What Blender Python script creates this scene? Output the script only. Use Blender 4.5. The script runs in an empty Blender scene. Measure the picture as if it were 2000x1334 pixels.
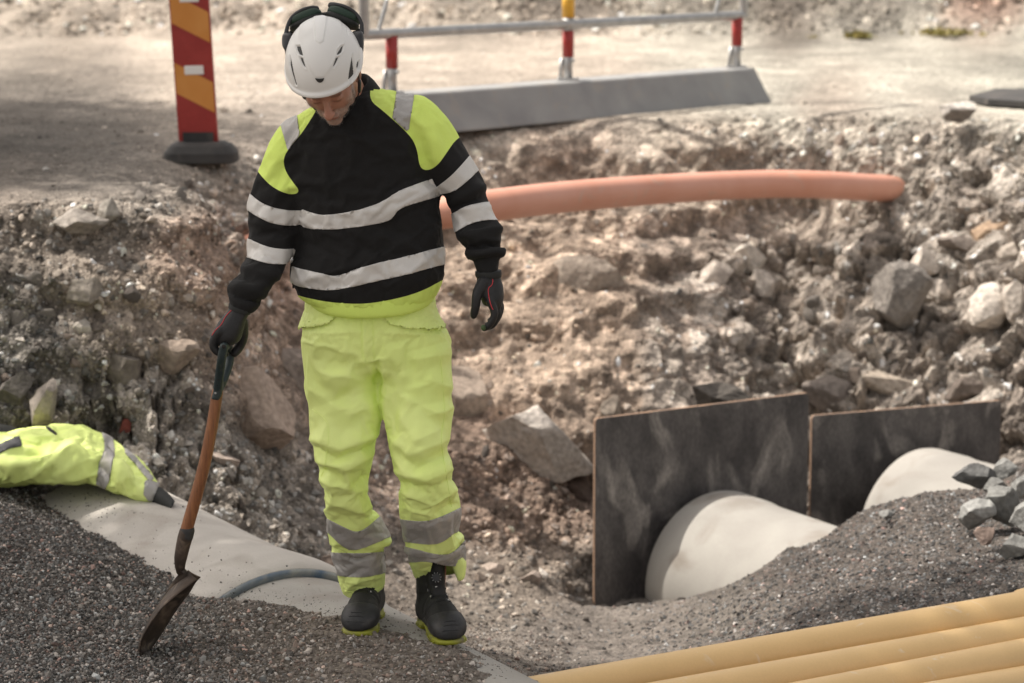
import bpy, math, random
import numpy as np
from mathutils import Vector, Matrix
from mathutils.bvhtree import BVHTree

random.seed(7)
RNG = np.random.default_rng(7)
SC = bpy.context.scene
COL = SC.collection

# ------------------------------------------------------------------ camera
A0 = math.radians(11.03)
CAM = np.array([0.0, 0.0, 2.2])
FP = 4447.0                                    # focal length in pixels of a 2000 px wide picture
cam_data = bpy.data.cameras.new('camera')
cam_data.sensor_width = 36.0
cam_data.lens = FP / 2000.0 * 36.0
cam_data.clip_start = 0.1
cam_data.clip_end = 1500.0
cam_data.dof.use_dof = True
cam_data.dof.focus_distance = 6.66
cam_data.dof.aperture_fstop = 3.3
cam = bpy.data.objects.new('camera', cam_data)
cam.location = CAM
cam.rotation_euler = (math.radians(90) - A0, 0, 0)
COL.objects.link(cam)
SC.camera = cam

# ------------------------------------------------------------------ light
SUN = Vector((-0.52, 0.19, 0.83)).normalized()
world = bpy.data.worlds.new('World')
SC.world = world
world.use_nodes = True
wn = world.node_tree
bg = wn.nodes['Background']
sky = wn.nodes.new('ShaderNodeTexSky')
sky.sky_type = 'NISHITA'
sky.sun_disc = False
sky.sun_elevation = math.asin(SUN.z)
sky.sun_rotation = math.atan2(SUN.x, SUN.y)
sky.air_density = 1.0
sky.dust_density = 4.0
sky.ozone_density = 0.6
hz = wn.nodes.new('ShaderNodeHueSaturation')          # thin high cloud: a paler, whiter sky
hz.inputs['Saturation'].default_value = 0.22
wn.links.new(sky.outputs[0], hz.inputs['Color'])
wt = wn.nodes.new('ShaderNodeMix'); wt.data_type = 'RGBA'; wt.blend_type = 'MULTIPLY'; wt.inputs[0].default_value = 1.0
wt.inputs[7].default_value = (1.06, 1.0, 0.93, 1)
wn.links.new(hz.outputs[0], wt.inputs[6]); wn.links.new(wt.outputs[2], bg.inputs[0])
bg.inputs[1].default_value = 0.125
sun_data = bpy.data.lights.new('sun', 'SUN')
sun_data.energy = 3.3
sun_data.angle = math.radians(0.6)
sun_data.color = (1.0, 0.93, 0.84)
sun = bpy.data.objects.new('sun', sun_data)
sun.rotation_euler = SUN.to_track_quat('Z', 'Y').to_euler()
sun.location = (-6, 4, 9)
COL.objects.link(sun)
SC.view_settings.view_transform = 'Standard'
SC.view_settings.look = 'None'
SC.view_settings.exposure = 0.81
SC.view_settings.gamma = 1.0
SC.view_settings.use_curve_mapping = False

# ------------------------------------------------------------------ projection helpers
FW = np.array([0, math.cos(A0), -math.sin(A0)])
UPV = np.array([0, math.sin(A0), math.cos(A0)])
RT = np.array([1.0, 0, 0])
def ray(u, v):
    d = FW + RT * ((u - 1000) / FP) - UPV * ((v - 667) / FP)
    return d
def W(u, v, Y):
    d = ray(u, v)
    return CAM + d * (Y / d[1])
def proj(P):
    d = np.asarray(P, float) - CAM
    z = d @ FW
    return 1000 + FP * (d @ RT) / z, 667 - FP * (d @ UPV) / z

# ------------------------------------------------------------------ noise
def _h(ix, iy, iz, s):
    with np.errstate(over='ignore'):
        h = (ix.astype(np.uint32) * np.uint32(374761393) + iy.astype(np.uint32) * np.uint32(668265263)
             + iz.astype(np.uint32) * np.uint32(2246822519) + np.uint32(s * 3266489917 % 4294967296))
        h ^= h >> np.uint32(15); h *= np.uint32(2246822519)
        h ^= h >> np.uint32(13); h *= np.uint32(3266489917)
        h ^= h >> np.uint32(16)
    return h.astype(np.float64) / 4294967296.0
def vnoise(P, s=1):
    P = np.asarray(P, float)
    I = np.floor(P).astype(np.int64); f = P - I
    f = f * f * f * (f * (f * 6 - 15) + 10)
    I = I & 0xffffffff
    out = 0
    for dx in (0, 1):
        wx = f[:, 0] if dx else 1 - f[:, 0]
        for dy in (0, 1):
            wy = f[:, 1] if dy else 1 - f[:, 1]
            for dz in (0, 1):
                wz = f[:, 2] if dz else 1 - f[:, 2]
                out = out + wx * wy * wz * _h((I[:, 0] + dx) & 0xffffffff, (I[:, 1] + dy) & 0xffffffff, (I[:, 2] + dz) & 0xffffffff, s)
    return out * 2 - 1
def fbm(P, octv=4, s=1, gain=0.5):
    P = np.asarray(P, float); a = 1.0; o = 0; t = 0
    for k in range(octv):
        o = o + a * vnoise(P * (2.03 ** k) + 17.3 * k, s + k); t += a; a *= gain
    return o / t
def worley(P, s=1):
    P = np.asarray(P, float)
    I = np.floor(P).astype(np.int64)
    F1 = np.full(len(P), 9.0); F2 = np.full(len(P), 9.0); ID = np.zeros(len(P))
    for dx in (-1, 0, 1):
        for dy in (-1, 0, 1):
            for dz in (-1, 0, 1):
                J = I + np.array([dx, dy, dz]); K = J & 0xffffffff
                q = np.stack([_h(K[:, 0], K[:, 1], K[:, 2], s + 11 * k) for k in (1, 2, 3)], 1)
                d = np.sqrt((((J + q) - P) ** 2).sum(1))
                new = d < F1
                F2 = np.where(new, F1, np.minimum(F2, d))
                ID = np.where(new, _h(K[:, 0], K[:, 1], K[:, 2], s + 77), ID)
                F1 = np.where(new, d, F1)
    return F1, F2, ID

# ------------------------------------------------------------------ object helpers
def tag(o, label=None, cat=None, group=None, kind=None):
    if label: o['label'] = label
    if cat: o['category'] = cat
    if group: o['group'] = group
    if kind: o['kind'] = kind
    return o
def thing(name, label, cat, loc, group=None):
    o = bpy.data.objects.new(name, None)
    o.location = [float(c) for c in loc]; o.empty_display_size = 0.1
    COL.objects.link(o)
    return tag(o, label, cat, group)
def mesh(name, V, F, mats=None, midx=None, smooth=True, color=None, attrs=None):
    me = bpy.data.meshes.new(name)
    V = np.asarray(V, np.float32)
    if isinstance(F, np.ndarray):
        n = F.shape[1]; nf = len(F)
        me.vertices.add(len(V)); me.vertices.foreach_set('co', V.ravel())
        me.loops.add(nf * n); me.loops.foreach_set('vertex_index', F.astype(np.int32).ravel())
        me.polygons.add(nf); me.polygons.foreach_set('loop_start', np.arange(0, nf * n, n, dtype=np.int32))
        try: me.polygons.foreach_set('loop_total', np.full(nf, n, dtype=np.int32))
        except Exception: pass
        me.update(calc_edges=True)
    else:
        me.from_pydata([tuple(map(float, p)) for p in V], [], [tuple(int(i) for i in f) for f in F])
        me.update()
    for m in (mats or []):
        me.materials.append(m)
    if midx is not None:
        me.polygons.foreach_set('material_index', np.asarray(midx, np.int32))
    me.polygons.foreach_set('use_smooth', np.full(len(me.polygons), bool(smooth)))
    if color is not None:
        ca = me.color_attributes.new('Col', 'FLOAT_COLOR', 'POINT')
        c = np.ones((len(V), 4), np.float32); c[:, :3] = color
        ca.data.foreach_set('color', c.ravel())
    for k, a in (attrs or {}).items():
        at = me.attributes.new(k, 'FLOAT', 'POINT'); at.data.foreach_set('value', np.asarray(a, np.float32))
    me.update()
    return me
def put(name, me, parent=None):
    o = bpy.data.objects.new(name, me); COL.objects.link(o)
    if parent is not None:
        o.parent = parent
        if parent.type == 'EMPTY': o.location = -parent.location     # mesh data is in world space
    return o
def obj(name, V, F, mat, parent=None, **kw):
    mats = mat if isinstance(mat, list) else [mat]
    return put(name, mesh(name, V, F, mats, **kw), parent)
def bevel(o, w=0.004, seg=2):
    m = o.modifiers.new('bevel', 'BEVEL'); m.width = w; m.segments = seg; m.limit_method = 'ANGLE'; m.angle_limit = math.radians(35)
    return o
def solid(o, t, off=-1):
    m = o.modifiers.new('solid', 'SOLIDIFY'); m.thickness = t; m.offset = off
    return o

def merge(parts):
    V = []; F = []; n = 0
    for v, f in parts:
        V.append(np.asarray(v, float)); F += [tuple(i + n for i in ff) for ff in f]; n += len(v)
    return np.vstack(V), F
def box(c, sx, sy, sz, R=None):
    c = np.asarray(c, float)
    P = np.array([[x, y, z] for x in (-.5, .5) for y in (-.5, .5) for z in (-.5, .5)]) * [sx, sy, sz]
    if R is not None: P = P @ np.asarray(R).T
    return P + c, [(0, 1, 3, 2), (4, 6, 7, 5), (0, 4, 5, 1), (2, 3, 7, 6), (0, 2, 6, 4), (1, 5, 7, 3)]
def unit(a):
    a = np.asarray(a, float); return a / (np.linalg.norm(a) + 1e-12)
def prism(poly, ext):
    """closed polygon (n,3) extruded by vector ext"""
    P = np.asarray(poly, float); n = len(P)
    V = np.vstack([P, P + np.asarray(ext)])
    F = [tuple(range(n))[::-1], tuple(range(n, 2 * n))] + [(i, (i + 1) % n, n + (i + 1) % n, n + i) for i in range(n)]
    return V, F
def catmull(P, n):
    P = np.asarray(P, float); m = len(P)
    t = np.linspace(0, m - 1, n); i = np.clip(np.floor(t).astype(int), 0, m - 2); f = (t - i)[:, None]
    p1 = P[i]; p2 = P[i + 1]; p0 = P[np.maximum(i - 1, 0)]; p3 = P[np.minimum(i + 2, m - 1)]
    return 0.5 * (2 * p1 + (p2 - p0) * f + (2 * p0 - 5 * p1 + 4 * p2 - p3) * f ** 2 + (3 * p1 - p0 - 3 * p2 + p3) * f ** 3)
def tube(pts, rad, seg=14, caps=True, round_cap=True, squash=1.0, sqdir=(0, 1, 0)):
    P = np.asarray(pts, float); n = len(P)
    R = np.full(n, float(rad)) if np.isscalar(rad) else np.asarray(rad, float)
    T = np.gradient(P, axis=0); T /= np.linalg.norm(T, axis=1)[:, None] + 1e-12
    if round_cap:
        k = 4; A = []; RA = []; TA = []
        for j in range(k):
            a = math.pi / 2 * (j + .35) / k
            A.append(P[0] - T[0] * R[0] * math.cos(a)); RA.append(R[0] * math.sin(a)); TA.append(T[0])
        B = []; RB = []; TB = []
        for j in range(k):
            a = math.pi / 2 * (k - j - .65) / k
            B.append(P[-1] + T[-1] * R[-1] * math.cos(a)); RB.append(R[-1] * math.sin(a)); TB.append(T[-1])
        P = np.vstack([A, P, B]); R = np.concatenate([RA, R, RB]); T = np.vstack([TA, T, TB]); n = len(P)
    ref = np.asarray(sqdir, float)
    if abs(unit(ref) @ T[0]) > .95: ref = np.array([1.0, 0.1, 0])
    V = []
    u = unit(ref - (ref @ T[0]) * T[0])
    for i in range(n):
        u = unit(u - (u @ T[i]) * T[i]); w = np.cross(T[i], u)
        for j in range(seg):
            a = 2 * math.pi * j / seg
            V.append(P[i] + R[i] * (u * math.cos(a) * squash + w * math.sin(a)))
    F = [(i * seg + j, i * seg + (j + 1) % seg, (i + 1) * seg + (j + 1) % seg, (i + 1) * seg + j) for i in range(n - 1) for j in range(seg)]
    if caps: F += [tuple(range(seg))[::-1], tuple(range((n - 1) * seg, n * seg))]
    return np.array(V), F
def ellipsoid(c, M, nu=24, nv=16):
    """M: 3x3, columns are the scaled axes"""
    V = []; F = []
    for i in range(nv + 1):
        ph = math.pi * i / nv
        for j in range(nu):
            th = 2 * math.pi * j / nu
            V.append([math.sin(ph) * math.cos(th), math.sin(ph) * math.sin(th), math.cos(ph)])
    for i in range(nv):
        for j in range(nu):
            F.append((i * nu + j, (i + 1) * nu + j, (i + 1) * nu + (j + 1) % nu, i * nu + (j + 1) % nu))
    V = np.array(V) @ np.asarray(M, float).T + np.asarray(c)
    return V, F
def ringloft(rings, n=40, seg=48, p=2.3):
    """rings: (uL,vL,uR,vR,Y,b[,dip]) traced edges, depth half-size b; returns a closed loft"""
    A = []
    for r in rings:
        r = list(r) + [0.0] * (7 - len(r))
        L = W(r[0], r[1], r[4]); Rr = W(r[2], r[3], r[4])
        A.append(np.concatenate([L, Rr, [r[5], r[6]]]))
    A = catmull(np.array(A), n)
    V = []
    for q in A:
        L, R_ = q[:3], q[3:6]; c = (L + R_) / 2; a = np.linalg.norm(R_ - L) / 2; x = unit(R_ - L)
        y = np.array([0, 1.0, 0]); y = unit(y - (y @ x) * x)
        nrm = np.cross(x, y)
        for j in range(seg):
            t = 2 * math.pi * j / seg; ct, st = math.cos(t), math.sin(t)
            V.append(c + x * a * abs(ct) ** (2 / p) * np.sign(ct) + y * q[6] * abs(st) ** (2 / p) * np.sign(st) + nrm * q[7] * (st if st < 0 else 0))
    F = [(i * seg + j, i * seg + (j + 1) % seg, (i + 1) * seg + (j + 1) % seg, (i + 1) * seg + j) for i in range(n - 1) for j in range(seg)]
    F += [tuple(range(seg))[::-1], tuple(range((n - 1) * seg, n * seg))]
    return np.array(V), F
def remesh(parts, voxel, smooth=4):
    V, F = merge(parts)
    me = mesh('tmp', V, F); o = bpy.data.objects.new('tmp', me); COL.objects.link(o)
    m = o.modifiers.new('r', 'REMESH'); m.mode = 'VOXEL'; m.voxel_size = voxel
    dg = bpy.context.evaluated_depsgraph_get(); dg.update()
    e = o.evaluated_get(dg); me2 = e.to_mesh()
    me2.calc_loop_triangles()
    V = np.empty(len(me2.vertices) * 3); me2.vertices.foreach_get('co', V); V = V.reshape(-1, 3)
    T = np.empty(len(me2.loop_triangles) * 3, np.int32); me2.loop_triangles.foreach_get('vertices', T); T = T.reshape(-1, 3)
    e.to_mesh_clear(); bpy.data.objects.remove(o); bpy.data.meshes.remove(me)
    return laplace(V, T, smooth), T
def edges_of(T):
    E = np.vstack([T[:, [0, 1]], T[:, [1, 2]], T[:, [2, 0]]]); E.sort(axis=1)
    return np.unique(E, axis=0)
def laplace(V, T, it, lam=0.5):
    E = edges_of(T); n = len(V); V = V.copy()
    deg = np.bincount(E.ravel(), minlength=n).astype(float); deg[deg == 0] = 1
    for _ in range(it):
        S = np.zeros_like(V)
        for k in range(3):
            S[:, k] = np.bincount(E[:, 0], V[E[:, 1], k], n) + np.bincount(E[:, 1], V[E[:, 0], k], n)
        V += lam * (S / deg[:, None] - V)
    return V
def normals(V, T):
    N = np.zeros_like(V); fn = np.cross(V[T[:, 1]] - V[T[:, 0]], V[T[:, 2]] - V[T[:, 0]])
    for k in range(3):
        for c in range(3):
            N[:, c] += np.bincount(T[:, k], fn[:, c], len(V))
    return N / (np.linalg.norm(N, axis=1)[:, None] + 1e-12)
def split(V, T, A, k, iso=0.0):
    """cut the triangles along A[:,k] == iso; A holds per-vertex fields and is interpolated"""
    f = A[:, k] - iso; f = np.where(np.abs(f) < 1e-6, 1e-6, f)
    s = f > 0; st = s[T]; cr = (st.any(1)) & (~st.all(1))
    keep = [T[~cr]]; V = list(V); A = list(A); D = {}; new = []
    def cut(a, b):
        key = (min(a, b), max(a, b))
        if key not in D:
            t = f[a] / (f[a] - f[b]); t = min(max(t, .02), .98)
            V.append(V[a] * (1 - t) + V[b] * t); r = A[a] * (1 - t) + A[b] * t; r[k] = iso; A.append(r); D[key] = len(V) - 1
        return D[key]
    for tri in T[cr]:
        ss = s[tri]
        lone = int(np.argmax(ss)) if ss.sum() == 1 else int(np.argmin(ss))
        a, b, c = tri[lone], tri[(lone + 1) % 3], tri[(lone + 2) % 3]
        ab, ac = cut(a, b), cut(a, c)
        new += [(a, ab, ac), (ab, b, c), (ab, c, ac)]
    if new: keep.append(np.array(new, np.int32))
    return np.array(V), np.vstack(keep).astype(np.int32), np.array(A)
def subset(V, T, mask, off=0.0, N=None):
    T2 = T[mask]; idx, inv = np.unique(T2, return_inverse=True)
    P = V[idx]
    if N is not None: P = P + N[idx] * (off[idx][:, None] if isinstance(off, np.ndarray) else off)
    return P, inv.reshape(-1, 3).astype(np.int32)
def fracture(P, s=1, tilt=1.0):
    """broken-rock relief: every cell is a tilted plane with a dark gap round it; returns height, gap, id"""
    P = np.asarray(P, float); I = np.floor(P).astype(np.int64)
    F1 = np.full(len(P), 9.0); F2 = np.full(len(P), 9.0); ID = np.zeros(len(P)); D = np.zeros((len(P), 3)); T3 = np.zeros((len(P), 3))
    for dx in (-1, 0, 1):
        for dy in (-1, 0, 1):
            for dz in (-1, 0, 1):
                J = I + np.array([dx, dy, dz]); K = J & 0xffffffff
                h = [_h(K[:, 0], K[:, 1], K[:, 2], s + 11 * k) for k in (1, 2, 3, 4, 5, 6, 7)]
                d3 = P - (J + np.stack(h[:3], 1)); d = np.abs(d3 * [1, 1, 1.15]).max(1) * .55 + np.sqrt((d3 ** 2).sum(1)) * .45
                new = d < F1
                F2 = np.where(new, F1, np.minimum(F2, d)); ID = np.where(new, h[6], ID)
                D = np.where(new[:, None], d3, D); T3 = np.where(new[:, None], np.stack(h[3:6], 1) * 2 - 1, T3); F1 = np.where(new, d, F1)
    gap = np.clip((F2 - F1) / .14, 0, 1)
    return (ID - .5) * .5 + tilt * (D * T3).sum(1) * .75 - .55 * (1 - gap) ** 1.5, gap, ID
def smooth_poly(P, it=2, closed=True):
    P = np.asarray(P, float)
    for _ in range(it):
        Q = np.roll(P, -1, 0) if closed else P[1:]
        B = P if closed else P[:-1]
        N = np.empty((2 * len(B), 2)); N[0::2] = B * .75 + Q * .25; N[1::2] = B * .25 + Q * .75
        if not closed: N = np.vstack([P[:1], N, P[-1:]])
        P = N
    return P
def sdpoly(u, v, poly):
    """signed distance, positive inside"""
    P = np.asarray(poly, float); Q = np.roll(P, -1, 0); d = np.full(len(u), 1e9); ins = np.zeros(len(u), bool)
    for (ax, ay), (bx, by) in zip(P, Q):
        ex, ey = bx - ax, by - ay; t = np.clip(((u - ax) * ex + (v - ay) * ey) / (ex * ex + ey * ey + 1e-9), 0, 1)
        d = np.minimum(d, np.hypot(u - ax - t * ex, v - ay - t * ey))
        c = (ay > v) != (by > v)
        with np.errstate(divide='ignore', invalid='ignore'):
            xi = (bx - ax) * (v - ay) / (by - ay + 1e-12) + ax
        ins ^= c & (u < xi)
    return np.where(ins, d, -d)
def lin(pts):
    a = np.asarray(pts, float); a = smooth_poly(a, 2, False)
    o = np.argsort(a[:, 0]); a = a[o]
    return lambda u: np.interp(u, a[:, 0], a[:, 1])

# ------------------------------------------------------------------ materials
def newmat(name):
    m = bpy.data.materials.new(name); m.use_nodes = True
    return m, m.node_tree, m.node_tree.nodes['Principled BSDF']
def rgb(c): return (c[0], c[1], c[2], 1.0)
def pm(name, color, rough=0.6, metal=0.0, color2=None, nscale=8.0, ndetail=6, mixlo=.35, mixhi=.65,
       bump=0.0, bscale=60.0, bdist=0.004, spec=0.5, vcol=False, fine=0.0, fscale=400.0, stretch=None, sheen=0.0, coat=0.0, rvar=0.0, third=None, tscale=30, tlo=.6, thi=.7):
    m, t, p = newmat(name); L = t.links; N = t.nodes
    tc = N.new('ShaderNodeTexCoord'); co = tc.outputs['Object']
    if stretch:
        mp = N.new('ShaderNodeMapping'); mp.inputs['Scale'].default_value = stretch; L.new(co, mp.inputs[0]); co = mp.outputs[0]
    src = None
    if vcol:
        a = N.new('ShaderNodeAttribute'); a.attribute_name = 'Col'; src = a.outputs['Color']
    def noise(sc, det=6, dist=0.0):
        n = N.new('ShaderNodeTexNoise'); n.inputs['Scale'].default_value = sc; n.inputs['Detail'].default_value = det
        n.inputs['Distortion'].default_value = dist; L.new(co, n.inputs['Vector']); return n.outputs['Fac']
    def ramp(f, lo, hi):
        r = N.new('ShaderNodeMapRange'); r.inputs['From Min'].default_value = lo; r.inputs['From Max'].default_value = hi
        L.new(f, r.inputs['Value']); return r.outputs['Result']
    def mix(f, a, b, mode='MIX'):
        x = N.new('ShaderNodeMix'); x.data_type = 'RGBA'; x.blend_type = mode
        if isinstance(f, float): x.inputs['Factor'].default_value = f
        else: L.new(f, x.inputs['Factor'])
        for i, q in ((6, a), (7, b)):
            if isinstance(q, tuple): x.inputs[i].default_value = rgb(q)
            else: L.new(q, x.inputs[i])
        return x.outputs[2]
    if src is None:
        if color2: src = mix(ramp(noise(nscale, ndetail, .4), mixlo, mixhi), tuple(color), tuple(color2))
    if third: 
        base = src if src is not None else tuple(color)
        src = mix(ramp(noise(tscale, 8, .8), tlo, thi), base, tuple(third))
    if fine > 0:
        base = src if src is not None else tuple(color)
        g = ramp(noise(fscale, 3), .25, .75)
        mm = N.new('ShaderNodeMath'); mm.operation = 'MULTIPLY_ADD'; L.new(g, mm.inputs[0]); mm.inputs[1].default_value = 2 * fine; mm.inputs[2].default_value = 1 - fine
        cc = N.new('ShaderNodeCombineColor')
        for i in range(3): L.new(mm.outputs[0], cc.inputs[i])
        src = mix(1.0, base, cc.outputs[0], 'MULTIPLY')
    if src is None: p.inputs['Base Color'].default_value = rgb(color)
    else: L.new(src, p.inputs['Base Color'])
    p.inputs['Roughness'].default_value = rough; p.inputs['Metallic'].default_value = metal
    if rvar > 0:
        r = N.new('ShaderNodeMapRange'); r.inputs['To Min'].default_value = max(0, rough - rvar); r.inputs['To Max'].default_value = min(1, rough + rvar)
        L.new(noise(nscale * 2.3, 6), r.inputs['Value']); L.new(r.outputs[0], p.inputs['Roughness'])
    p.inputs['Specular IOR Level'].default_value = spec
    if sheen: p.inputs['Sheen Weight'].default_value = sheen; p.inputs['Sheen Roughness'].default_value = .5
    if coat: p.inputs['Coat Weight'].default_value = coat; p.inputs['Coat Roughness'].default_value = .15
    if bump > 0:
        b = N.new('ShaderNodeBump'); b.inputs['Strength'].default_value = bump; b.inputs['Distance'].default_value = bdist
        L.new(noise(bscale, 7), b.inputs['Height']); L.new(b.outputs[0], p.inputs['Normal'])
    return m

M = {}
M['concrete'] = pm('concrete', (.43, .40, .365), .88, color2=(.49, .46, .42), nscale=5, bump=.25, bscale=140, bdist=.003, fine=.10, fscale=260, third=(.31, .275, .24), tscale=3.6, tlo=.52, thi=.78)
M['concrete_pale'] = pm('concrete_pale', (.31, .293, .268), .85, color2=(.365, .348, .318), nscale=4, bump=.2, bscale=120, bdist=.003, fine=.07, fscale=220, third=(.235, .205, .175), tscale=3.0, tlo=.52, thi=.72)
M['gasket_blue'] = pm('gasket_blue', (.03, .09, .18), .5, color2=(.30, .31, .30), nscale=9, mixlo=.4, mixhi=.62)
M['ply_face'] = pm('ply_face', (.045, .041, .041), .5, color2=(.105, .096, .092), nscale=6, third=(.30, .275, .25), tscale=3.6, tlo=.55, thi=.74, stretch=(1.5, 1.5, .8), bump=.1, bscale=50, fine=.35, fscale=60, rvar=.15)
M['ply_edge'] = pm('ply_edge', (.36, .23, .15), .8, color2=(.22, .15, .11), nscale=12, stretch=(1, 1, 30))
M['orange_pvc'] = pm('orange_pvc', (.60, .27, .18), .42, color2=(.66, .33, .24), nscale=3, third=(.5, .36, .28), tscale=7, tlo=.58, thi=.85, bump=.05, bscale=40)
M['orange_dark'] = pm('orange_dark', (.30, .09, .05), .6)
M['yellow_pvc'] = pm('yellow_pvc', (.62, .42, .19), .42, color2=(.66, .45, .21), nscale=3, third=(.66, .55, .40), tscale=11, tlo=.64, thi=.74, bump=.02, bscale=150, fine=.03, fscale=140)
M['hole_dark'] = pm('hole_dark', (.02, .018, .016), .9)
M['galv'] = pm('galv', (.46, .46, .455), .42, .75, color2=(.36, .36, .36), nscale=14, rvar=.12, fine=.1, fscale=80)
M['barrier_grey'] = pm('barrier_grey', (.24, .24, .243), .7, color2=(.32, .32, .315), nscale=3.5, third=(.33, .30, .27), tscale=8, tlo=.58, thi=.75, bump=.15, bscale=30)
M['red_paint'] = pm('red_paint', (.30, .022, .018), .38, color2=(.36, .035, .028), nscale=6, fine=.08, fscale=60)
M['orange_film'] = pm('orange_film', (.62, .24, .04), .4, color2=(.66, .28, .06), nscale=8)
M['yellow_film'] = pm('yellow_film', (.75, .42, .05), .4)
M['white_film'] = pm('white_film', (.82, .80, .77), .35)
M['rubber'] = pm('rubber', (.028, .027, .028), .75, color2=(.05, .047, .044), nscale=9, bump=.2, bscale=80, third=(.14, .12, .105), tscale=5, tlo=.55, thi=.8)
M['terrain'] = None

def terrain_mat(name, fine=.28, vscale=95, bd=.012, bstr=.7):
    m, t, p = newmat(name); L = t.links; N = t.nodes
    tc = N.new('ShaderNodeTexCoord').outputs['Object']
    a = N.new('ShaderNodeAttribute'); a.attribute_name = 'Col'
    v = N.new('ShaderNodeTexVoronoi'); v.inputs['Scale'].default_value = vscale; L.new(tc, v.inputs['Vector'])
    bw = N.new('ShaderNodeRGBToBW'); L.new(v.outputs['Color'], bw.inputs[0])
    r = N.new('ShaderNodeMapRange'); r.inputs['From Min'].default_value = .2; r.inputs['From Max'].default_value = .8
    r.inputs['To Min'].default_value = 1 - fine; r.inputs['To Max'].default_value = 1 + fine; L.new(bw.outputs[0], r.inputs[0])
    n = N.new('ShaderNodeTexNoise'); n.inputs['Scale'].default_value = 22; n.inputs['Detail'].default_value = 10; L.new(tc, n.inputs['Vector'])
    r2 = N.new('ShaderNodeMapRange'); r2.inputs['From Min'].default_value = .3; r2.inputs['From Max'].default_value = .7
    r2.inputs['To Min'].default_value = .74; r2.inputs['To Max'].default_value = 1.26; L.new(n.outputs[0], r2.inputs[0])
    mu = N.new('ShaderNodeMath'); mu.operation = 'MULTIPLY'; L.new(r.outputs[0], mu.inputs[0]); L.new(r2.outputs[0], mu.inputs[1])
    vm = N.new('ShaderNodeVectorMath'); vm.operation = 'SCALE'; L.new(a.outputs['Color'], vm.inputs[0]); L.new(mu.outputs[0], vm.inputs['Scale'])
    L.new(vm.outputs[0], p.inputs['Base Color'])
    n2 = N.new('ShaderNodeTexNoise'); n2.inputs['Scale'].default_value = 45; n2.inputs['Detail'].default_value = 9; n2.inputs['Roughness'].default_value = .65; L.new(tc, n2.inputs['Vector'])
    ad = N.new('ShaderNodeMath'); ad.operation = 'MULTIPLY_ADD'; L.new(v.outputs['Distance'], ad.inputs[0]); ad.inputs[1].default_value = -.5; L.new(n2.outputs[0], ad.inputs[2])
    b = N.new('ShaderNodeBump'); b.inputs['Strength'].default_value = bstr; b.inputs['Distance'].default_value = bd
    L.new(ad.outputs[0], b.inputs['Height']); L.new(b.outputs[0], p.inputs['Normal'])
    p.inputs['Roughness'].default_value = .93; p.inputs['Specular IOR Level'].default_value = .25
    return m
M['terrain'] = terrain_mat('earth_and_gravel')
M['stone'] = pm('stone', (.2, .2, .2), .88, vcol=True, bump=.8, bscale=32, bdist=.014, fine=.34, fscale=38, spec=.25)
M['pebble'] = pm('pebble', (.2, .2, .2), .72, vcol=True, fine=.12, fscale=500, spec=.4)

# ================================================================== LARGE STRUCTURE
# concrete pipes: axis geometry is needed by the ground that buries them
def cyl_hit(u, v, c, a, R):
    d = ray(u, v); a = unit(a); o = CAM - c
    dp = d - (d @ a) * a; op = o - (o @ a) * a
    A = dp @ dp; B = 2 * dp @ op; C_ = op @ op - R * R; D = B * B - 4 * A * C_
    if D < 0: return None
    return CAM + d * ((-B - math.sqrt(D)) / (2 * A))
PD = np.array([-.547, .837, 0.0])                       # main pipe, towards its far end
PC = np.array([-.195, 6.383, -.5])
Q1 = np.array([.927, 10.12, -.466 - .40]); QD1 = np.array([.547, -.837, 0.0])
Q2 = np.array([1.945, 10.62, -.389 - .40]); QD2 = np.array([.60, -.80, 0.0])

CP = []                                                # control points of the ground
def cp(u, *vy):
    for v, Y in vy: CP.append(W(u, v, Y))
Z0 = .95
for Y in (14.5, 17, 20, 23):
    for X in (-9, -6, -3.5, -1.5, 0, 1.5, 3.5, 6, 9): CP.append([X * Y / 14, Y, Z0])
for X, Y in ((-1.6, 12.5), (-3.2, 12.3), (-2.4, 11.2), (-1.6, 11.6), (-5, 10.5), (-6.5, 13), (-2.0, 10.1), (-3.2, 10.1)): CP.append([X, Y, Z0])
for X in (-16, 16):
    for Y in (3, 7, 10, 13): CP.append([X, Y, Z0])
cp(-500, (400, 9.4), (600, 8.9), (800, 8.5), (950, 8.2))
cp(-250, (400, 9.4), (500, 9.15), (650, 8.85), (800, 8.55), (950, 8.2))
cp(0, (395, 9.42), (420, 9.35), (500, 9.2), (650, 8.95), (800, 8.75), (900, 8.6), (960, 8.4))
cp(200, (395, 9.5), (430, 9.42), (550, 9.2), (700, 9.0), (850, 8.85), (930, 8.95))
cp(400, (400, 9.95), (450, 9.75), (600, 9.4), (750, 9.1), (900, 8.95), (1010, 8.8))
cp(500, (350, 11.3), (450, 10.8), (600, 10.2), (750, 9.8), (900, 9.4), (1050, 8.9))
cp(600, (320, 11.8), (450, 11.3), (600, 10.8), (800, 10.2), (1000, 9.4), (1120, 8.75))
cp(800, (270, 12.3), (450, 11.8), (600, 11.3), (800, 10.6), (1000, 9.8), (1150, 9.0), (1190, 8.6))
cp(1000, (255, 12.6), (330, 12.42), (450, 11.95), (600, 11.4), (800, 10.8), (950, 10.3), (1100, 9.6), (1180, 9.0), (1250, 8.2), (1300, 7.6))
cp(1200, (240, 12.85), (330, 12.65), (450, 12.1), (600, 11.5), (760, 11.0), (900, 10.7), (1100, 10.2), (1190, 9.6), (1250, 8.6), (1300, 7.8))
cp(1400, (235, 13.0), (330, 12.8), (450, 12.35), (600, 11.9), (760, 11.4), (900, 11.0), (1250, 8.3), (1300, 7.5))
cp(1560, (222, 13.2), (330, 13.05), (450, 12.9), (600, 12.5), (760, 11.8))
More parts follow.
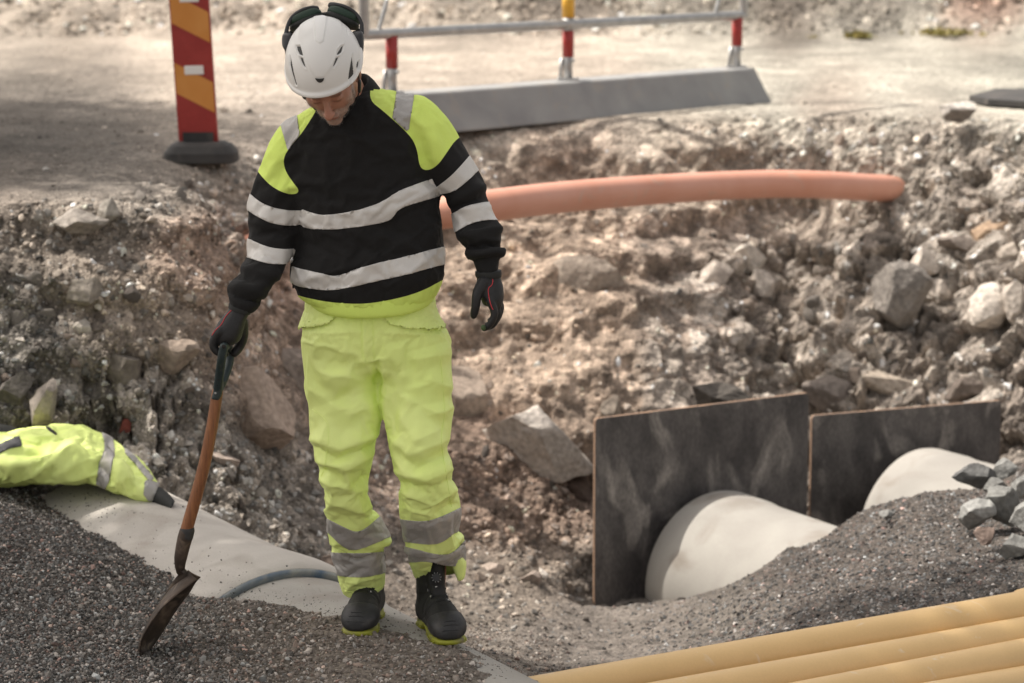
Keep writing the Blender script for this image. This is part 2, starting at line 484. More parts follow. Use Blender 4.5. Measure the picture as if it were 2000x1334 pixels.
cp(1680, (215, 13.3), (330, 12.9), (450, 12.35), (600, 11.9), (760, 11.45))
cp(1600, (900, 11.3), (1180, 8.0), (1230, 7.55))
cp(1850, (205, 13.4), (330, 12.85), (450, 12.4), (600, 12.0), (760, 11.6), (1030, 8.8), (1100, 8.2), (1160, 7.7))
cp(2000, (212, 13.0), (330, 12.3), (450, 11.8), (600, 11.4), (800, 11.1), (900, 9.9), (1000, 8.9), (1100, 8.1), (1140, 7.7))
cp(2300, (205, 12.9), (450, 11.5), (700, 11.1), (900, 10.0), (1000, 8.9), (1100, 8.0))
cp(2800, (205, 12.7), (450, 11.2), (700, 10.6), (900, 9.8), (1100, 8.0))
CP += [[.45, 9.85, -.98], [.8, 9.95, -1.0], [1.3, 10.2, -1.0], [1.9, 10.6, -.9], [2.4, 10.8, -.85], [.2, 9.7, -.92], [1.35, 9.4, -.9], [1.9, 9.9, -.95]]
# where the gravel meets the pipes
for u, v in ((110, 1000), (190, 1042), (260, 1082), (330, 1122), (390, 1160), (480, 1174), (560, 1190), (650, 1212), (720, 1228), (800, 1246), (900, 1282), (985, 1322)):
    CP.append(cyl_hit(u, v, PC, PD, .49))
for u, v in ((1262, 1170), (1330, 1170), (1400, 1164), (1450, 1138), (1490, 1108), (1540, 1067), (1585, 1040)):
    CP.append(cyl_hit(u, v, Q1, QD1, .40))
CP += [W(1700, 999, 9.4), W(1780, 974, 9.4), W(1850, 956, 9.4)]
for u, v in ((1905, 925),):
    h = cyl_hit(u, v, Q2, QD2, .40)
    if h is not None: CP.append(h)
CP += [W(1640, 1018, 9.35), W(1560, 1110, 8.7), W(1480, 1160, 8.5), W(0, 985, 7.9), W(-200, 985, 7.9), W(-500, 985, 7.9), W(0, 1050, 7.55), W(150, 1080, 7.3), W(0, 1150, 7.1), W(300, 1200, 6.9), W(150, 1200, 6.86), W(-300, 1150, 7.1)]
for u, v, z in ((0, 1334, .01), (250, 1300, .0), (500, 1300, .0), (700, 1310, .012), (850, 1330, .012), (780, 1290, .008), (930, 1334, .004), (-300, 1334, .02), (450, 1230, -.01), (600, 1260, .0)):
    d = ray(u, v); CP.append(CAM + d * ((z - 2.2) / d[2]))
CP += [[-2.5, 5, .0], [-1, 5, .0], [0, 5, -.03], [-.2, 6.0, .0], [.15, 6.15, -.2], [.45, 6.2, -.28], [1.2, 6.4, -.30], [2, 6.8, -.30], [1, 5, -.28], [2.5, 5, -.25],
       [.5, 7.0, -.33], [1.1, 7.2, -.30], [1.9, 7.5, -.27], [-3, 2, -.1], [0, 2, -.15], [3, 2, -.15], [-5, 5, .3], [6, 6, .3], [-5, 8, .7], [-6, 0, .2], [6, 0, .2], [0, -4, 0], [8, 10, .7]]
CP = np.array(CP)
def _phi(r): return r
def _rbf(P, z):
    n = len(P); r = np.sqrt(((P[:, None] - P[None]) ** 2).sum(2))
    A = np.zeros((n + 3, n + 3)); A[:n, :n] = _phi(r) - np.eye(n) * .01
    A[:n, n] = 1; A[:n, n + 1:n + 3] = P; A[n:, :n] = A[:n, n:].T
    return np.linalg.solve(A, np.concatenate([z, [0, 0, 0]]))
RW = _rbf(CP[:, :2], CP[:, 2])
def rbf_eval(x, y):
    out = np.empty(len(x))
    for i in range(0, len(x), 20000):
        xs, ys = x[i:i + 20000], y[i:i + 20000]
        r = np.sqrt((xs[:, None] - CP[None, :, 0]) ** 2 + (ys[:, None] - CP[None, :, 1]) ** 2)
        out[i:i + 20000] = r @ RW[:len(CP)] + RW[-3] + RW[-2] * xs + RW[-1] * ys
    return out
def sstep(a, b, x):
    t = np.clip((x - a) / (b - a), 0, 1); return t * t * (3 - 2 * t)
def wall_mask(x, y, z, g):
    m = sstep(.25, .6, g) * sstep(7.9, 8.6, y)
    m = m * (1 - .93 * sstep(10.8, 10.2, y) * sstep(.35, .7, x))
    return np.clip(m, 0, 1)
def ground(x, y, want=False):
    x = np.asarray(x, float); y = np.asarray(y, float)
    yy = np.minimum(y, 22.5)
    z = rbf_eval(np.clip(x, -14, 14), yy)
    e = .05
    dzx = (rbf_eval(np.clip(x, -14, 14) + e, yy) - z) / e; dzy = (rbf_eval(np.clip(x, -14, 14), yy + e) - z) / e; g = np.hypot(dzx, dzy)
    far = sstep(14, 15.5, y); z = z * (1 - far) + Z0 * far
    z = np.where((y > 9.2) & (z > .93), .93 + (z - .93) * .35, z)
    P = np.stack([x, y, z], 1); zb = z.copy()
    wm = np.where(y < 14, wall_mask(x, y, z, g), 0)
    lip = np.exp(-((z - .93) / .10) ** 2) * (y > 9.2) * (y < 13.6)
    soft = 1 - .6 * sstep(10.2, 10.8, y) * sstep(1.5, .9, x)
    near_lip0 = 1 - .7 * sstep(.78, .9, z)
    z = z + wm * near_lip0 * ((.10 + .09 * (1 - soft)) * fbm(P * 2.2, 4, 3) + .04 * fbm(P * 9, 3, 9))
    # ledges: bank the earth into steps
    st = .23; q = z / st + .6 * vnoise(P * [1.3, 1.3, 0.01], 21); fr = q - np.floor(q)
    z = z + wm * st * .55 * (sstep(.25, .75, fr) - fr) * (.5 + .5 * vnoise(P * 1.1, 31))
    P2 = np.stack([x, y, z], 1)
    hA, gA, ID = fracture(P2 * 4.6 + .22 * fbm(P * 7, 2, 5)[:, None], 4)
    hB, gB, IDB = fracture(P2 * 10.5 + .18 * fbm(P * 13, 2, 6)[:, None], 14)
    G1, G2, ID2 = worley(P2 * 19, 8); F1 = gA
    right = sstep(.9, 1.5, x) * sstep(10, 10.6, y); leftb = sstep(-.6, -1.0, x) * (y < 11)
    near_lip = 1 - .75 * sstep(.80, .90, z)
    where = sstep(-.05, .25, vnoise(P2 * 1.15, 91) + .35 * right + .2 * leftb - .1 - .3 * (1 - right) * (1 - leftb) * (y > 10))          # broken rock here, packed earth there
    big = where * wm
    calm = sstep(10.0, 10.5, y) * sstep(-.5, -.1, x) * sstep(1.35, .9, x); where = where * (1 - .75 * calm)
    z = z + wm * near_lip * where * (.085 + .05 * right) * hA + wm * near_lip * ((.35 + .65 * where) * (1 - .6 * calm)) * (.026 + .014 * leftb) * hB
    z = z + (wm * soft * .018 + .004 + .006 * (y > 8)) * np.sqrt(np.clip(.36 - G1 ** 2, 0, 1))
    pl = sstep(.8, .9, z) * (y > 9)
    z = z + pl * (.03 * fbm(P * .8, 3, 41) + .012 * fbm(P * 5, 3, 43)) * sstep(30, 14, y) + (1 - pl) * (1 - wm) * (.022 * fbm(P * 4.5, 4, 51) + .010 * fbm(P * 17, 3, 53))
    # far rubble bank
    yb = y + .7 - .02 * x + .6 * vnoise(P * [.35, .35, 0], 61)
    rise = sstep(21.3, 25.5, yb) * (x > -40)
    amp = 1.9 * (1 - .72 * sstep(1.0, -2.5, x))
    z = np.where((y < 8) & (x < .2), z - .75 * np.maximum(z - .004, -.02) * np.exp(-(((x + .36) / .30) ** 2 + ((y - 6.66) / .26) ** 2) * 1.2) * (z > .004), z)
    cap = (y > 9) & (y < 15.5); z = np.where(cap & (z > .96), .96 + (z - .96) * .35, z)
    z = z + rise * (amp + .35 * fbm(P * .5, 4, 63)) + sstep(21.3, 22.6, yb) * (.16 * fbm(P * [2.2, 2.2, 1], 4, 65) + .20 * np.sqrt(np.clip(.4 - worley(P * 1.7, 66)[0] ** 2, 0, 1)))
    if want: return z, wm, ID, gA, ID2, G1, big, rise, gB, IDB, zb, dzx * wm, dzy * wm
    return z

# ground sheet, dense inside the view, reaching the horizon
us = np.concatenate([[-9000, -6000, -4200, -3000, -2200, -1600, -1200, -900, -650, -450], np.linspace(-260, 2260, 430), [2450, 2650, 2900, 3200, 3600, 4200, 5200, 7000, 10000]])
ys = np.concatenate([np.linspace(-8, 5, 14)[:-1], np.linspace(5, 6.1, 12)[:-1], np.linspace(6.1, 8.4, 170)[:-1], np.linspace(8.4, 13.6, 330)[:-1], np.linspace(13.6, 20.5, 50)[:-1], np.linspace(20.5, 27, 70)[:-1], np.geomspace(27, 900, 24)])
UU, YY = np.meshgrid((us - 1000) / FP, ys)
XX = UU * np.maximum(YY * .985 + .4, 3.0)
gx, gy = XX.ravel(), YY.ravel()
gz, gwm, gID, gF1, gID2, gG1, gbig, grise, ggB, gIDB, gzb, gdx, gdy = ground(gx, gy, True)
# relief is pushed out along the slope's own normal, so steep faces overhang and do not streak
_n = np.stack([-gdx, -gdy, np.ones_like(gx)], 1); _n /= np.linalg.norm(_n, axis=1)[:, None]
GV = np.stack([gx, gy, gzb], 1) + _n * (gz - gzb)[:, None]
nr, nc = YY.shape
ii = np.arange(nr * nc).reshape(nr, nc)
GF = np.stack([ii[:-1, :-1].ravel(), ii[:-1, 1:].ravel(), ii[1:, 1:].ravel(), ii[1:, :-1].ravel()], 1)
gu, gv = proj(GV)
gv = np.where(GV[:, 1] < .5, 2000, gv); gu = np.where(GV[:, 1] < .5, 1000, gu)
# ground albedo by place; dark far-left plain is gravel plus painted tree shade
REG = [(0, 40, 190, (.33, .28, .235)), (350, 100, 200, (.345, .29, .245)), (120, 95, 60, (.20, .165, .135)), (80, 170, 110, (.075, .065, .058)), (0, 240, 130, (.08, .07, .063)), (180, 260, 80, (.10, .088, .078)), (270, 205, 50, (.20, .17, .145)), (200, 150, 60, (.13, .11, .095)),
       (230, 330, 120, (.17, .148, .13)), (0, 380, 80, (.24, .20, .17)), (480, 230, 90, (.33, .28, .24)), (500, 330, 90, (.27, .235, .205)), (800, 110, 150, (.35, .295, .25)), (1150, 170, 150, (.345, .29, .245)),
       (1350, 90, 110, (.37, .34, .295)), (1700, 110, 110, (.37, .34, .295)), (2000, 120, 140, (.36, .335, .29)), (1650, 180, 55, (.30, .245, .205)), (1300, 235, 40, (.33, .285, .24)), (1700, 15, 70, (.14, .118, .10)), (1930, 10, 70, (.20, .11, .08)), (1100, 5, 80, (.15, .125, .105)), (1350, 5, 90, (.14, .118, .10)), (1550, 20, 70, (.15, .125, .105)), (900, 5, 80, (.18, .155, .13)), (700, 10, 80, (.26, .225, .19)),
       (150, 500, 120, (.205, .172, .145)), (60, 700, 140, (.12, .108, .097)), (260, 640, 110, (.225, .183, .15)), (420, 520, 90, (.29, .21, .168)), (450, 700, 80, (.31, .235, .19)), (300, 850, 100, (.16, .142, .126)), (500, 950, 100, (.185, .16, .14)), (650, 800, 90, (.235, .18, .147)),
       (1100, 310, 90, (.22, .16, .125)), (1350, 330, 80, (.30, .245, .20)), (1050, 500, 110, (.275, .212, .168)), (1150, 680, 140, (.28, .215, .17)), (1350, 560, 110, (.23, .185, .155)), (1600, 500, 110, (.27, .225, .19)), (1600, 650, 100, (.29, .24, .20)), (1850, 330, 120, (.25, .215, .185)), (1900, 550, 130, (.23, .195, .168)), (1500, 720, 80, (.25, .205, .17)),
       (1000, 960, 90, (.20, .145, .115)), (1000, 1120, 90, (.20, .165, .138)), (1850, 760, 90, (.24, .20, .17)), (1150, 1250, 110, (.155, .133, .118)), (1400, 1250, 70, (.12, .104, .092)), (1700, 1100, 140, (.085, .071, .063)), (1750, 1010, 70, (.11, .093, .082)), (1950, 1100, 110, (.095, .08, .071)),
       (100, 1100, 150, (.075, .064, .058)), (250, 1250, 130, (.085, .072, .064)), (480, 1290, 90, (.13, .108, .092)), (700, 1300, 110, (.16, .133, .113)), (900, 1300, 90, (.165, .14, .12)), (500, 1210, 50, (.12, .10, .088)), (1000, 1320, 60, (.22, .19, .165))]
def region_color(u, v):
    w = np.zeros(len(u)); c = np.zeros((len(u), 3))
    for a, b, s, k in REG:
        ww = np.exp(-np.minimum(((u - a) ** 2 + (v - b) ** 2) / (2 * (s * .62) ** 2), 60)) + 1e-22 / (1 + (u - a) ** 2 + (v - b) ** 2)
        w += ww; c += ww[:, None] * np.array(k)
    return c / w[:, None]
jit = np.stack([fbm(GV * 1.2, 3, 71), fbm(GV * 1.2, 3, 75)], 1) * np.where(GV[:, 1] > 13, 22, 45)[:, None]
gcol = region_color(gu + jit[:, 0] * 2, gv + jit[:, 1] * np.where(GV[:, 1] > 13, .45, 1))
tone = 1 + .30 * fbm(GV * 4, 4, 81)
st_t = .72 + .75 * gID2; st_b = .8 + .85 * gID
inst = (gG1 < .5); inb = gbig * (gF1 > .45)
tone = tone * np.where(inst, 1 + (st_t - 1) * (.25 + .75 * gwm), 1.0)
gcol = gcol * tone[:, None]
_pl = sstep(9.3, 10, GV[:, 1]) * (1 - gwm)
gcol = gcol * (1 + _pl * (.42 * fbm(GV * [.7, .45, 1], 3, 87) + .25 * fbm(GV * [3.5, 2.2, 1], 3, 88)))[:, None]
bigc = np.stack([.15 + .33 * gID ** 1.3, .125 + .30 * gID ** 1.3, .108 + .27 * gID ** 1.3], 1)
k = (inb * .7)[:, None]; gcol = gcol * (1 - k) + bigc * k
k = (gwm * (ggB > .4) * (gIDB > .35))[:, None] * .8; gcol = gcol * (1 + k * (np.clip(gIDB * 2.4 - 1.3, -.5, 1.0))[:, None])
gcol = gcol * np.array([.98, 1.0, .99])
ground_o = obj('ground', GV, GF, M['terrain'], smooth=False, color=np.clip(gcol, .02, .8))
tag(ground_o, 'stony brown earth with a dug pit, gravel heaps and a pale sandy plain behind', None, None, 'structure')

# ------------------------------------------------------------------ concrete pipes
def pipe_mesh(c, a, R, Ri, L0, L1, seg=160, profile=None):
    """profile: list of (t, radius) for the outer skin from L0 to L1; hollow"""
    a = unit(a); up = np.array([0, 0, 1.0]); s = unit(np.cross(a, up)); up = np.cross(s, a)
    prof = profile or [(L0, R), (L1, R)]
    ts = [prof[0][0]]; rs = [Ri]
    ts += [p[0] for p in prof]; rs += [p[1] for p in prof]
    ts += [prof[-1][0]]; rs += [Ri]
    V = []; n = len(ts)
    for t, r in zip(ts, rs):
        for j in range(seg):
            w = 2 * math.pi * j / seg
            V.append(c + a * t + r * (s * math.cos(w) + up * math.sin(w)))
    F = []
    for i in range(n):
        k = (i + 1) % n
        for j in range(seg): F.append((i * seg + j, i * seg + (j + 1) % seg, k * seg + (j + 1) % seg, k * seg + j))
    return np.array(V), F
def curve_prof(pts, n=26):
    P = catmull(np.array(pts, float), n); return [tuple(p) for p in P]
pt = thing('concrete_pipe', 'grey concrete pipe half buried in dark gravel with a yellow jacket on its far end', 'pipe', (-1.2, 7.9, -.5))
pf = [(1.04, .514), (1.055, .523), (1.09, .526), (1.20, .525)] + curve_prof([(1.24, .524), (1.34, .515), (1.48, .502), (1.6, .497), (2.0, .495)], 16) + [(2.60, .495), (2.625, .488), (2.64, .475)]
o = obj('pipe_wall', *pipe_mesh(PC, PD, .5, .40, 0, 0, profile=pf), M['concrete'], pt)
m = o.modifiers.new('es', 'EDGE_SPLIT'); m.split_angle = math.radians(40)
# joint ring in the mouth of the bell
o = obj('joint_ring', *pipe_mesh(PC, PD, .5, .46, 0, 0, profile=[(1.035, .494), (1.03, .503), (1.034, .512), (1.06, .514)]), M['gasket_blue'], pt)
p2 = thing('concrete_pipe', 'pale concrete pipe under the worker that slides into the wider pipe mouth', 'pipe', (.2, 6.2, -.5))
o = obj('pipe_wall', *pipe_mesh(PC, PD, .49, .39, 0, 0, profile=[(-1.6, .49), (.5, .49), (.98, .49), (1.03, .487), (1.1, .46)]), M['concrete_pale'], p2)
o.modifiers.new('es', 'EDGE_SPLIT').split_angle = math.radians(40)
for c, d, lab in ((Q1, QD1, 'pale concrete pipe in front of the left dark board in the pit'), (Q2, QD2, 'pale concrete pipe in front of the right dark board behind the gravel heap')):
    t = thing('concrete_pipe', lab, 'pipe', c)
    o = obj('pipe_wall', *pipe_mesh(c, d, .4, .32, 0, 0, profile=[(0, .385), (.012, .396), (.03, .40), (.20, .40), (.215, .393), (1.9, .393)]), M['concrete_pale'], t)
    o.modifiers.new('es', 'EDGE_SPLIT').split_angle = math.radians(40)

# ------------------------------------------------------------------ plywood boards
def board(uL, vL, YL, uR, vR, YR, zb, lab, rake):
    L = W(uL, vL, YL); R_ = W(uR, vR, YR); x = unit(R_ - L)
    n = unit(np.cross(x, [0, 0, 1.0])) * .019
    if n[1] < 0: n = -n
    t = thing('plywood_board', lab, 'board', (L + R_) / 2 * [1, 1, 0] + [0, 0, zb])
    dr = np.array([0, -rake, 0])
    c = .014
    BL = np.array([L[0], L[1], zb]) + dr; BR = np.array([R_[0], R_[1], zb]) + dr
    poly = [BL, BR, R_ - [0, 0, c], R_ - x * c * .6 - [0, 0, c * .15], R_ - x * c, L + x * c, L + x * c * .3 - [0, 0, c * .3], L - [0, 0, c]]
    poly = np.array(poly)
    o = obj('panel', *prism(poly + n * .12, n * .76), M['ply_edge'], t, smooth=False)
    sh = poly.copy(); cc = sh.mean(0); sh = cc + (sh - cc) * .996
    obj('front_face', *prism(sh, n * .11), M['ply_face'], t, smooth=False)
    obj('back_face', *prism(sh + n * .89, n * .11), M['ply_face'], t, smooth=False)
board(1163, 818, 9.9, 1581, 767, 10.42, -1.15, 'dark plywood board standing in the pit behind the nearer pale pipe, left of two', .05)
board(1586, 812, 10.64, 1957, 782, 10.95, -1.15, 'lower dark plywood board standing in the pit, right of two', .04)

# ------------------------------------------------------------------ orange drain pipe across the pit
pl = [(1785, 380, 13.5), (1738, 369, 12.75), (1690, 366, 12.5), (1600, 361, 12.25), (1486, 360, 12.05), (1300, 369, 11.5), (1100, 385, 10.8), (960, 402, 10.35), (870, 415, 10.25), (720, 436, 10.35), (575, 462, 10.55), (500, 485, 10.75), (474, 494, 10.9)]
P = catmull([W(*q) for q in pl], 90)
t = thing('drain_pipe', 'orange plastic drain pipe bridging the pit behind the worker', 'pipe', P[40])
obj('pipe_wall', *tube(P, .075, 40), M['orange_pvc'], t)

# ------------------------------------------------------------------ yellow pipes at the lower right
YP = [((960, 1334, 6.50), (2000, 1153, 7.44)), ((1262, 1334, 6.54), (2000, 1204, 7.30)), ((1540, 1334, 6.62), (2000, 1246, 7.16)), ((1800, 1334, 6.74), (2000, 1300, 7.02))]
YL = ['yellow plastic pipe lying farthest back in the stack at lower right', 'yellow plastic pipe second from the back of the stack', 'yellow plastic pipe third from the back of the stack', 'yellow plastic pipe nearest the camera in the bottom right corner']
for i, (a, b) in enumerate(YP):
    A = W(*a); B = W(*b); d = unit(B - A)
    r = .068
    A = A - [0, 0, r * .93]; B = B - [0, 0, r * .93]
    # silhouette lies on the far upper side of the tube
    off = np.array([d[1], -d[0], 0]) * (r * .36)
    A = A + off - d * 1.6; B = B + off + d * (1.3 - .15 * i)
    t = thing('plastic_pipe', YL[i], 'pipe', (A + B) / 2, 'yellow pipes stacked at lower right')
    a_ = unit(B - A); L_ = np.linalg.norm(B - A)
    jt = L_ - 1.3 + .15 * i - .02
    prof = [(0, r), (jt, r), (jt + .001, r), (L_, r)]
    if i == 0: prof = [(0, r), (jt - .01, r), (jt, r + .007), (jt + .02, r + .008), (jt + .15, r + .008), (L_, r + .008)]
    o = obj('pipe_wall', *pipe_mesh(A, a_, r, r - .006, 0, 0, seg=64, profile=prof), M['yellow_pvc'], t)
    o.modifiers.new('es', 'EDGE_SPLIT').split_angle = math.radians(40)

# ------------------------------------------------------------------ road marker post
def gz_at(x, y): return float(ground(np.array([x]), np.array([y]))[0])
Ym = 11.3
b0 = W(388, 282, Ym); s = 1 / 392.0
t = thing('marker_post', 'red and orange striped roadside marker panel on a black rubber foot', 'road marker', b0)
tl = unit([-.045, .02, 1.0]); xr = unit([1, -.02, .045 - .02]); yn = unit(np.cross(tl, xr))
Rm = np.stack([xr, yn, tl], 1)
def mp(x, z): return b0 + xr * x + tl * z
hw = .098
obj('panel', *prism([mp(-hw, -.02), mp(hw, -.02), mp(hw, 1.02), mp(0.06, 1.06), mp(-.06, 1.06), mp(-hw, 1.02)], [0, .03, 0]), M['red_paint'], t, smooth=False)
for k in range(4):
    zr = .155 + .345 * k; zl = .255 + .345 * k; h = .15
    if zl + h > 1.02: continue
    obj('stripe', *prism([mp(-hw + .006, zl), mp(hw - .006, zr), mp(hw - .006, zr + h), mp(-hw + .006, zl + h)], [0, -.003, 0]), M['orange_film'], t, smooth=False)
for z in (.345, .70):
    o = obj('reflector', *prism([mp(-.045, z), mp(.05, z), mp(.05, z + .045), mp(-.045, z + .045)], [0, -.008, 0]), M['white_film'], t, smooth=False); bevel(o, .004)
bz = -.085
P = []
for z, sx, sy in ((bz, .185, .13), (bz + .05, .18, .125), (bz + .085, .15, .10), (bz + .10, .12, .07)):
    for j in range(32):
        a = 2 * math.pi * j / 32; c_, s_ = math.cos(a), math.sin(a)
        P.append(b0 + [.012 + sx * abs(c_) ** .36 * np.sign(c_), sy * abs(s_) ** .5 * np.sign(s_), z])
F = [(i * 32 + j, i * 32 + (j + 1) % 32, (i + 1) * 32 + (j + 1) % 32, (i + 1) * 32 + j) for i in range(3) for j in range(32)] + [tuple(range(32))[::-1], tuple(range(96, 128))]
o = obj('foot', np.array(P), F, M['rubber'], t, smooth=False); bevel(o, .008)
obj('socket', *box(b0 + [.0, .01, .03], .15, .06, .06), M['rubber'], t, smooth=False)

t = thing('rubber_mat', 'black flat mat lying on the plain at the right edge of the photo', 'mat', W(1960, 196, 13.6))
q_ = [W(1893, 194, 14.0), W(1930, 199, 13.7), W(2060, 203, 13.4), W(2140, 200, 13.5), W(2060, 184, 14.6), W(1945, 184, 14.6)]
q_ = np.array([[a[0], a[1], gz_at(a[0], a[1]) + .012] for a in q_]); q_[:, 2] = np.maximum(q_[:, 2], q_[:, 2].mean())
obj('mat_sheet', *prism(q_, [0, 0, .035]), M['rubber'], t, smooth=False)

# ------------------------------------------------------------------ steel barrier with fence frame
BL = W(690, 278, 11.85); BR = W(1497, 203, 14.1)
BL[2] = BR[2] = Z0 + .0
bd = unit(BR - BL); bn = unit(np.cross(bd, [0, 0, 1.0])); bn = bn if bn[1] > 0 else -bn
Lb = np.linalg.norm(BR - BL)
t = thing('traffic_barrier', 'low grey barrier beam with a galvanised fence frame and red posts beyond the pit', 'barrier', BL)
poly = [BL, BL + bn * .42, BL + bn * .30 + [0, 0, .215], BL + bn * .10 + [0, 0, .215]]
V, F = prism(np.array(poly), bd * Lb)
V[4:6] += bd * .06   # slanted end
V[0:4] -= 0
o = obj('barrier_beam', V, F, M['barrier_grey'], t, smooth=False); bevel(o, .012)
def on_beam(u):       # distance along the beam seen at column u
    best = min(np.linspace(0, Lb, 400), key=lambda k: abs(proj(BL + bd * k + bn * .2 + [0, 0, .25])[0] - u)); return best
mid = bn * .20
for u in (765, 1110, 1438):
    k = on_beam(u); q = BL + bd * k + mid
    obj('post', *tube([q + [0, 0, .20], q + [0, 0, .41]], .026, 20, round_cap=False), M['galv'], t)
    obj('red_sleeve', *tube([q + [0, 0, .35], q + [0, 0, .52]], .033, 20, round_cap=False), M['red_paint'], t)
    obj('foot_plate', *box(q + [0, 0, .222], .12, .10, .012), M['galv'], t, smooth=False)
    obj('bolt', *tube([q + [.03, -.05, .33], q + [.03, .03, .33]], .009, 8, round_cap=False), M['galv'], t)
    obj('brace', *tube([q + [-.045, 0, .23], q + [-.035, 0, .34]], .012, 10, round_cap=False), M['galv'], t)
k0, k1 = on_beam(712), on_beam(1475)
r0 = BL + bd * k0 + mid + [0, 0, .535]; r1 = BL + bd * k1 + mid + [0, 0, .535]
obj('lower_rail', *tube([r0, r1], .028, 20), M['galv'], t)
obj('upright', *tube([r0, r0 + [0, 0, 1.1]], .028, 20), M['galv'], t)
obj('upright', *tube([r1, r1 + [0, 0, 1.1]], .028, 20), M['galv'], t)
obj('upper_rail', *tube([r0 + [0, 0, 1.1], r1 + [0, 0, 1.1]], .028, 20), M['galv'], t)
km = on_beam(1110); q = BL + bd * km + mid
obj('centre_post', *tube([q + [0, 0, .56], q + [0, 0, 1.62]], .028, 20), M['galv'], t)
obj('yellow_sleeve', *tube([q + [0, 0, .575], q + [0, 0, .74]], .036, 20, round_cap=False), M['yellow_film'], t)
obj('collar', *tube([q + [0, 0, .50], q + [0, 0, .575]], .034, 20, round_cap=False), M['galv'], t)
for u in (1395, 740):
    k = on_beam(u); q = BL + bd * k + mid + [0, 0, .55]
    obj('fence_clip', *tube([q, q + bd * .06 + [0, 0, .16]], .012, 8), M['galv'], t)

# ------------------------------------------------------------------ trees beside the pit (left of the picture) that shade the foreground
M['bark'] = pm('bark', (.11, .085, .065), .9, color2=(.06, .045, .035), nscale=14, stretch=(4, 4, 1), bump=.6, bscale=20, bdist=.02)
M['tree_leaf'] = pm('tree_leaf', (.05, .085, .02), .55, color2=(.08, .12, .03), nscale=3)
def tree(x, y, crown, rad, nleaf, lab, seed):
    r = np.random.default_rng(seed); z0 = gz_at(x, y); crown = np.array(crown, float)
    t = thing('broadleaf_tree', lab, 'tree', (x, y, z0))
    b = np.array([x, y, z0 - .1]); top = crown + [0, 0, rad[2] * .5]
    st = catmull([b, b * .6 + top * .4 + [.2, -.1, 0], top * .75 + b * .25, top], 24)
    P = [tube(st, np.linspace(.20, .05, 24), 12)]
    for i in range(16):
        k = int(8 + 15 * r.random()); e = crown + r.normal(size=3) * np.array(rad) * .45
        P.append(tube(catmull([st[k], (st[k] + e) / 2 + [0, 0, .25], e], 8), np.linspace(.06, .012, 8), 7))
    obj('trunk', *merge(P), M['bark'], t)
    nc_ = 150; cc_ = r.normal(size=(nc_, 3)); cc_ /= np.linalg.norm(cc_, axis=1)[:, None]; cc_ = crown + cc_ * np.array(rad) * (r.random((nc_, 1)) ** .42)
    c = cc_[r.integers(0, nc_, nleaf)] + r.normal(0, .30, (nleaf, 3)); s = r.uniform(.07, .13, (nleaf, 1))
    a = r.normal(size=(nleaf, 3)); a /= np.linalg.norm(a, axis=1)[:, None]; q = np.cross(a, r.normal(size=(nleaf, 3))); q /= np.linalg.norm(q, axis=1)[:, None]
    V = np.stack([c - a * s, c + q * s * .6, c + a * s, c - q * s * .6], 1).reshape(-1, 3)
    obj('crown', V, np.arange(nleaf * 4).reshape(-1, 4), M['tree_leaf'], t, smooth=False)['kind'] = 'stuff'
_s = np.array(SUN)
tree(-6.9, 9.2, np.array([-.5, 6.5, .5]) + _s * 8.5, (3.2, 1.75, 2.0), 13000, 'broadleaf tree whose crown reaches over the worker from the left', 1)
tree(-8.6, 14.6, np.array([-3.0, 12.2, .95]) + _s * 7.5, (1.5, 2.3, 1.4), 9000, 'narrower broadleaf tree at the left side of the plain behind the marker', 2)

# ================================================================== THE WORKER
M['skin'] = pm('skin', (.42, .21, .14), .5, color2=(.36, .165, .11), nscale=40, bump=.2, bscale=300, bdist=.001, vcol=True)
M['fleece_black'] = pm('fleece_black', (.013, .0125, .0125), .85, fine=.3, fscale=700, bump=.12, bscale=900, bdist=.001, spec=.25, sheen=.03)
M['hivis'] = pm('hivis', (.70, .88, .18), .72, color2=(.73, .90, .20), nscale=6, fine=.05, fscale=700, bump=.12, bscale=900, bdist=.001, spec=.3)
M['hivis_shell'] = pm('hivis_shell', (.82, .96, .30), .5, color2=(.85, .97, .34), nscale=5, fine=.03, fscale=500, bump=.1, bscale=25, bdist=.004, spec=.35)
M['tape'] = pm('tape', (.62, .60, .57), .42, color2=(.66, .64, .61), nscale=9, metal=.12, fine=.05, fscale=400, bump=.1, bscale=20, bdist=.003)
M['tape_grey'] = pm('tape_grey', (.38, .365, .345), .42, color2=(.46, .44, .42), nscale=10, metal=.2, fine=.08, fscale=300, bump=.15, bscale=22, bdist=.004)
M['glove'] = pm('glove', (.016, .0155, .016), .55, fine=.3, fscale=300, bump=.35, bscale=120, bdist=.002, spec=.4)
M['glove_grip'] = pm('glove_grip', (.05, .09, .03), .6)
M['red_piping'] = pm('red_piping', (.55, .03, .04), .45)
M['boot'] = pm('boot', (.014, .0135, .0135), .7, fine=.35, fscale=400, bump=.3, bscale=180, bdist=.002, third=(.035, .032, .03), tscale=30, tlo=.55, thi=.75)
M['toe'] = pm('toe', (.022, .022, .023), .55, third=(.07, .062, .055), tscale=14, tlo=.52, thi=.8, fine=.2, fscale=200, bump=.15, bscale=150)
M['sole'] = pm('sole', (.33, .34, .03), .6, third=(.16, .135, .08), tscale=16, tlo=.5, thi=.75)
M['helmet'] = pm('helmet', (.72, .71, .685), .32, spec=.45, color2=(.75, .74, .715), nscale=4)
M['plastic_black'] = pm('plastic_black', (.018, .018, .019), .42, spec=.5)
M['plastic_soft'] = pm('plastic_soft', (.012, .013, .012), .7)
M['plastic_green'] = pm('plastic_green', (.010, .032, .018), .6)
M['vent_dark'] = pm('vent_dark', (.075, .075, .073), .8)

